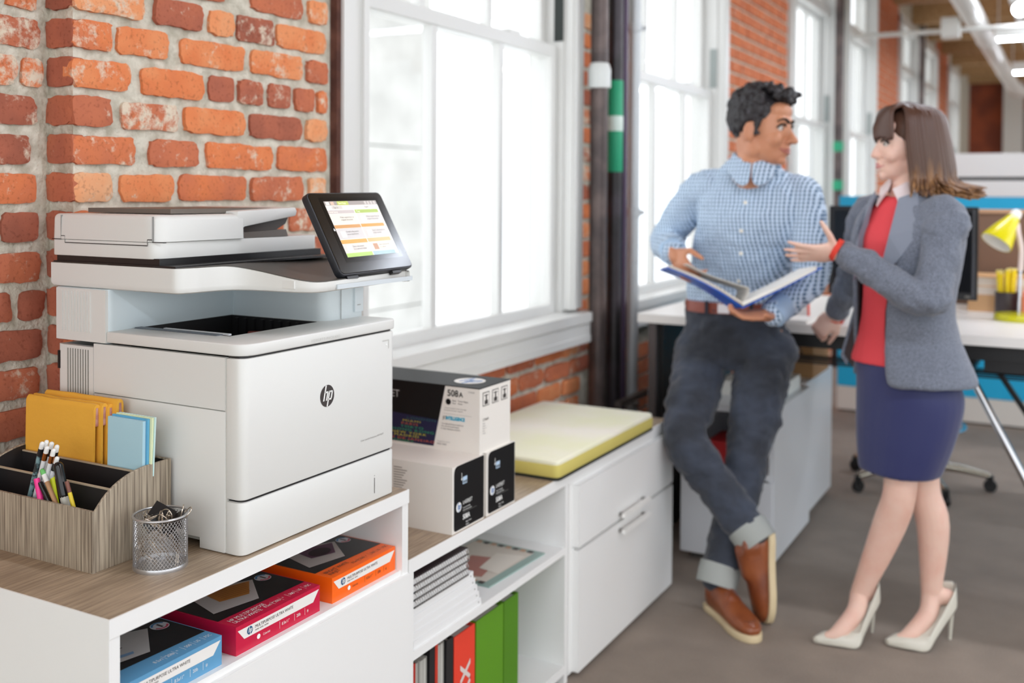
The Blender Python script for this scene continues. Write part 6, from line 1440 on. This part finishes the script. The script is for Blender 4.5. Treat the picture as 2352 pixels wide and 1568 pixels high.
MHW = hair_mat(); rw = random.Random(5); bm = NB()
Hm = Mw
def H(x, y, z): return Hm @ Vector((x, y, z))
bmesh.ops.create_uvsphere(bm, u_segments=24, v_segments=16, radius=1, matrix=Hm @ Matrix.Translation((0, -.022, .046)) @ Matrix.Diagonal((.079, .096, .082, 1)))
for k in range(300):                       # long locks: sides and back
    a = math.radians(rw.uniform(12, 348)); sx, sy = math.sin(a), math.cos(a)       # a = 0 at the face
    if sy > .56: continue
    st = H(.018 * sx, .012 + .02 * sy, .133 + rw.uniform(-.004, .004)); side = 1 if sx > 0 else -1
    p1 = H(.072 * sx, -.018 + .080 * sy, .105); p2 = H(.092 * sx, -.024 + .098 * sy, .03); p3 = H(.096 * sx, -.028 + .104 * sy - .006, -.06); 
    ln = rw.uniform(-.150, -.118) - (.02 if sy < -.2 else 0)
    fl = rw.uniform(.0, .03) + (.055 if sy < -.1 else .01)
    p4 = H(.098 * sx, -.030 + .112 * sy - .01, ln + .03); p5 = H((.098 + fl * .8) * sx, -.030 + (.112 + fl) * sy - .012, ln - .012 + fl * .25)
    P_ = catmull([st, p1, p2, p3, p4, p5], 4); n_ = len(P_); r_ = rw.uniform(.0055, .0095)
    tube(P_, [r_ * (.8 + .3 * math.sin(PI * j / n_)) * (1 if j < n_ * .75 else max(.18, 1 - (j / n_ - .75) * 3.2)) for j in range(n_)], 7, bm=bm, squash=.8)
for k in range(46):                        # fringe swept to the side
    x0 = -.066 + .132 * k / 45; P_ = catmull([H(x0 * .25, .0, .133), H(x0 * .75, .060, .118), H(x0 * .98, .094 - abs(x0) * .35, .072), H(x0 * 1.08, .099 - abs(x0) * .42, .030 + rw.uniform(-.006, .004) - .22 * max(0, abs(x0) - .03))], 4)
    n_ = len(P_); tube(P_, [.0085 * (1 if j < n_ * .7 else max(.25, 1 - (j / n_ - .7) * 2.2)) for j in range(n_)], 6, bm=bm)
me = tomesh(bm, 'hair'); obj('hair', me, MHW, wo, smooth=True)
# sweater, blouse collar, skirt
bm = NB(); loft(bm, [(W(2055, 832, 3.42), .142, .108, lW, nW), (W(2065, 760, 3.42), .128, .098, lW, nW), (wa, .126, .096, lW, nW), (ch - IU * .05, .142, .112, lW, nW), (ch + IU * .02, .150, .118, lW, nW), (ch + IU * .09, .140, .090, lW, nW), (nk - IU * .015, .062, .058, lW, nW)], 30)
me = fuse(bm, .007, 3); rumple(me, .002, 18, 2.); obj('sweater', me, mat('coral_red_knit', '#e2474f', .8, bump=(400, .3, .001)), wo, smooth=True)
MCOL = mat('blouse_pale', '#ecdede', .7)
for q in (-1, 1):
    c0 = nk + IU * .004; a = c0 + lW * q * .056 - nW * .02 + IU * .05; b_ = c0 + lW * q * .010 + nW * .066 + IU * .0; c = c0 + lW * q * .045 + nW * .075 - IU * .052; d = c0 + lW * q * .076 + nW * .020 + IU * .004
    bm = NB(); v = [bm.verts.new(p) for p in (a, b_, c, d)]; bm.faces.new(v); ex = bmesh.ops.extrude_face_region(bm, geom=bm.faces[:]); bmesh.ops.translate(bm, vec=nW * .006 + IU * .004, verts=[g for g in ex['geom'] if isinstance(g, bmesh.types.BMVert)]); obj('blouse_collar', bm, MCOL, wo)
bm = NB(); s0 = hc - IU * .30
loft(bm, [(W(2062, 815, 3.42), .138, .104, lW, nW), (W(2085, 880, 3.42), .162, .125, lW, nW), (W(2088, 930, 3.42), .166, .130, lW, nW), (W(2078, 1010, 3.41), .150, .122, lW, nW), (W(2066, 1082, 3.40), .124, .108, lW, nW)], 32, cap=True)
me = fuse(bm, .007, 4); rumple(me, .004, 7, 5., (1, 1, .35)); obj('skirt', me, mat('navy_skirt', '#232a5e', .6, sheen=.3), wo, smooth=True)
# blazer: open shell around the back and sides, with lapels and sleeves
MBLZ = mat('blazer_grey', '#555b68', .85, var=(420, '#868d9c', .40, .62), bump=(300, .25, .001), sheen=.2)
def shell(secs, t0, t1, th, seg=26, n=4, pw=2.2):
    """part of an elliptic loft between two angles per section (angles from her left, over the front)"""
    C_ = catmull([tuple(s[0]) + (s[1], s[2], s[3], s[4]) for s in secs], n); bm = NB(); O = []; I = []
    for q in C_:
        c = Vector(q[:3]); ro, ri = [], []
        for k in range(seg + 1):
            t = q[5] + (q[6] - q[5]) * k / seg; ct, st_ = math.cos(t), math.sin(t)
            f = Vector((math.copysign(abs(ct) ** (2 / pw), ct), math.copysign(abs(st_) ** (2 / pw), st_)))
            ro.append(bm.verts.new(c + lW * (q[3] + th) * f.x + nW * (q[4] + th) * f.y)); ri.append(bm.verts.new(c + lW * q[3] * f.x + nW * q[4] * f.y))
        O.append(ro); I.append(ri)
    for i in range(len(O) - 1):
        for k in range(seg):
            bm.faces.new((O[i][k], O[i][k + 1], O[i + 1][k + 1], O[i + 1][k])); bm.faces.new((I[i][k], I[i + 1][k], I[i + 1][k + 1], I[i][k + 1]))
        bm.faces.new((O[i][0], O[i + 1][0], I[i + 1][0], I[i][0])); bm.faces.new((O[i][seg], I[i][seg], I[i + 1][seg], O[i + 1][seg]))
    for i in (0, -1):
        for k in range(seg): bm.faces.new((O[i][k], I[i][k], I[i][k + 1], O[i][k + 1]))
    return bm
D2 = math.radians
# angle 0 = her left, 90 = front, 180 = her right; the shell runs from the left front edge backwards to the right front edge
bs = shell([(W(2100, 872, 3.42), .178, .148, D2(82), D2(-215)), (W(2088, 800, 3.42), .160, .130, D2(84), D2(-216)), (W(2076, 710, 3.42), .146, .116, D2(80), D2(-222)), (W(2078, 640, 3.42), .150, .120, D2(72), D2(-228)), (ch + IU * .0, .164, .128, D2(66), D2(-236)), (ch + IU * .075, .160, .108, D2(58), D2(-236)), (nk - IU * .012, .078, .072, D2(48), D2(-232))], 0, 0, .012)
me = tomesh(bs, 'b'); me = evaluated(me, [('SUBSURF', dict(levels=1, render_levels=1))]); rumple(me, .007, 11, 9., (1, 1, .6)); obj('blazer_body', me, MBLZ, wo, smooth=True)
MLNG = mat('blazer_lining', '#2e2024', .5)
ls = shell([(W(2096, 862, 3.42), .174, .144, D2(84), D2(-217)), (W(2076, 710, 3.42), .142, .112, D2(82), D2(-224)), (ch, .160, .124, D2(68), D2(-238))], 0, 0, .003)
obj('blazer_lining', ls, MLNG, wo, smooth=True)
for arm, nm in (([sLw - lW * .035 + IU * .015, sLw + IU * .004, (sLw + eLw) / 2 + IR * .006, eLw, (eLw + wLw) / 2, wLw], 0), ([sRw + lW * .04 + IU * .01, sRw, (sRw + eRw) / 2, eRw, (eRw + wRw) / 2, wRw], 1)):
    bm = NB(); limb(bm, arm, [.052, .061, .058, .053, .047, .040], 20); me = fuse(bm, .006, 3); rumple(me, .013, 14, 3. + nm, (1, 1, 1.)); rumple(me, .003, 30, 2.); obj('blazer_sleeve', me, MBLZ, wo, smooth=True)
    d = (arm[-1] - arm[-2]).normalized(); obj('sweater_cuff', tube([arm[-1] + d * .028, arm[-1] + d * .044], [.036, .035], 18), mat('coral_cuff', '#e0402f', .8), wo, smooth=40)
# lapels
def plate(pts, off, m, name, th=.006):
    bm = NB(); v = [bm.verts.new(p) for p in pts]; bm.faces.new(v); ex = bmesh.ops.extrude_face_region(bm, geom=bm.faces[:]); bmesh.ops.translate(bm, vec=off * th, verts=[g for g in ex['geom'] if isinstance(g, bmesh.types.BMVert)]); return obj(name, bm, m, wo)
def bs_pt(c, a, b_, deg): t = D2(deg); return c + lW * (a + .014) * math.cos(t) + nW * (b_ + .014) * math.sin(t)
plate([bs_pt(nk - IU * .0, .078, .072, 30), bs_pt(nk - IU * .02, .085, .08, 62), bs_pt(ch + IU * .03, .16, .122, 76), bs_pt(wa + IU * .06, .148, .118, 84), bs_pt(ch - IU * .03, .164, .128, 62), bs_pt(ch + IU * .055, .162, .116, 44)], nW, mat('blazer_lapel', '#868d9b', .85), 'lapel')
plate([bs_pt(nk - IU * .0, .078, .072, 150), bs_pt(nk - IU * .02, .085, .08, 122), bs_pt(ch + IU * .03, .16, .122, 118), bs_pt(wa + IU * .06, .148, .118, 126), bs_pt(ch - IU * .03, .164, .128, 134), bs_pt(ch + IU * .055, .162, .116, 142)], nW, MATS['blazer_lapel'], 'lapel')
# pumps
MPUMP = mat('pale_grey_pump', '#d3cfc2', .35, coat=.2)
def pump(toe_, ball, heel, ankle, lab):
    d = (toe_ - ball).normalized(); hs_ = Vector((heel.x, heel.y, .105)); s_ = Vector((-d.y, d.x, 0))
    bm = NB(); dh = (Vector((hs_.x, hs_.y, 0)) - Vector((ball.x, ball.y, 0))).normalized(); sh2 = Vector((-dh.y, dh.x, 0))
    Z = IU
    P_ = [(toe_ + Z * .012, .010, .010), (toe_ * .55 + ball * .45 + Z * .017, .032, .018), (ball + Z * .020, .041, .020), (ball * .7 + hs_ * .3 + Z * .012, .037, .018), (ball * .35 + hs_ * .65 + Z * .008, .030, .016), (hs_ + Z * .004, .030, .016), (hs_ + dh * .022 + Z * .012, .016, .014)]
    loft(bm, [(p, w_, h, sh2, Z) for p, w_, h in P_], 18, 2.2)
    sole_me = fuse(bm, .004, 3); so = obj('pump_sole', sole_me, MPUMP, wo, smooth=True)
    # heel counter and vamp walls
    bm = NB(); rows = []
    prof = [(toe_, .004, .024), (toe_ * .5 + ball * .5, .037, .040), (ball, .047, .042), (ball * .7 + Vector((hs_.x, hs_.y, .105)) * .3, .043, .040), (ball * .35 + hs_ * .65, .038, .050), (hs_, .036, .070), (hs_ + dh * .030, .006, .078)]
    for side in (1, -1):
        L_ = catmull([tuple(p + sh2 * side * w_) + (h,) for p, w_, h in prof], 4)
        a = [bm.verts.new((q[0], q[1], q[2] + .002)) for q in L_]; b_ = [bm.verts.new(Vector(q[:3]) - sh2 * side * .006 + IU * q[3]) for q in L_]
        for i in range(len(a) - 1): bm.faces.new((a[i], a[i + 1], b_[i + 1], b_[i]) if side > 0 else (a[i + 1], a[i], b_[i], b_[i + 1]))
        rows.append((a, b_))
    for i in range(9):                       # closed toe box
        bm.faces.new((rows[0][1][i], rows[0][1][i + 1], rows[1][1][i + 1], rows[1][1][i]))
    me = tomesh(bm, 'w'); me = evaluated(me, [('SOLIDIFY', dict(thickness=.003, offset=0)), ('SUBSURF', dict(levels=1, render_levels=1))]); obj('pump_upper', me, MPUMP, wo, smooth=True)
    obj('stiletto', tube([hs_ + dh * .012 + Z * .006, hs_ + dh * .016 - Z * .02, Vector((heel.x, heel.y, .0)) + dh * .012 + Z * .0], [.016, .0085, .0048], 10), MPUMP, wo, smooth=50)
pump(Vector((-.690, 3.235, 0)), Vector((-.607, 3.275, 0)), Vector((-.553, 3.400, 0)), a1, 0)
pump(Vector((-.492, 3.330, 0)), Vector((-.412, 3.365, 0)), Vector((-.333, 3.470, 0)), a2, 1)

plate([W(1992, 590, 3.47), W(1972, 690, 3.46), W(1938, 812, 3.45), W(1958, 842, 3.44), W(1992, 800, 3.42), W(2010, 690, 3.42)], IT, mat('blazer_lining', '#2e2024', .5), 'blazer_front', .008)
plate([W(1989, 590, 3.475), W(1966, 690, 3.465), W(1930, 815, 3.455), W(1944, 838, 3.45), W(1978, 700, 3.46)], IT, MBLZ, 'blazer_edge', .006)
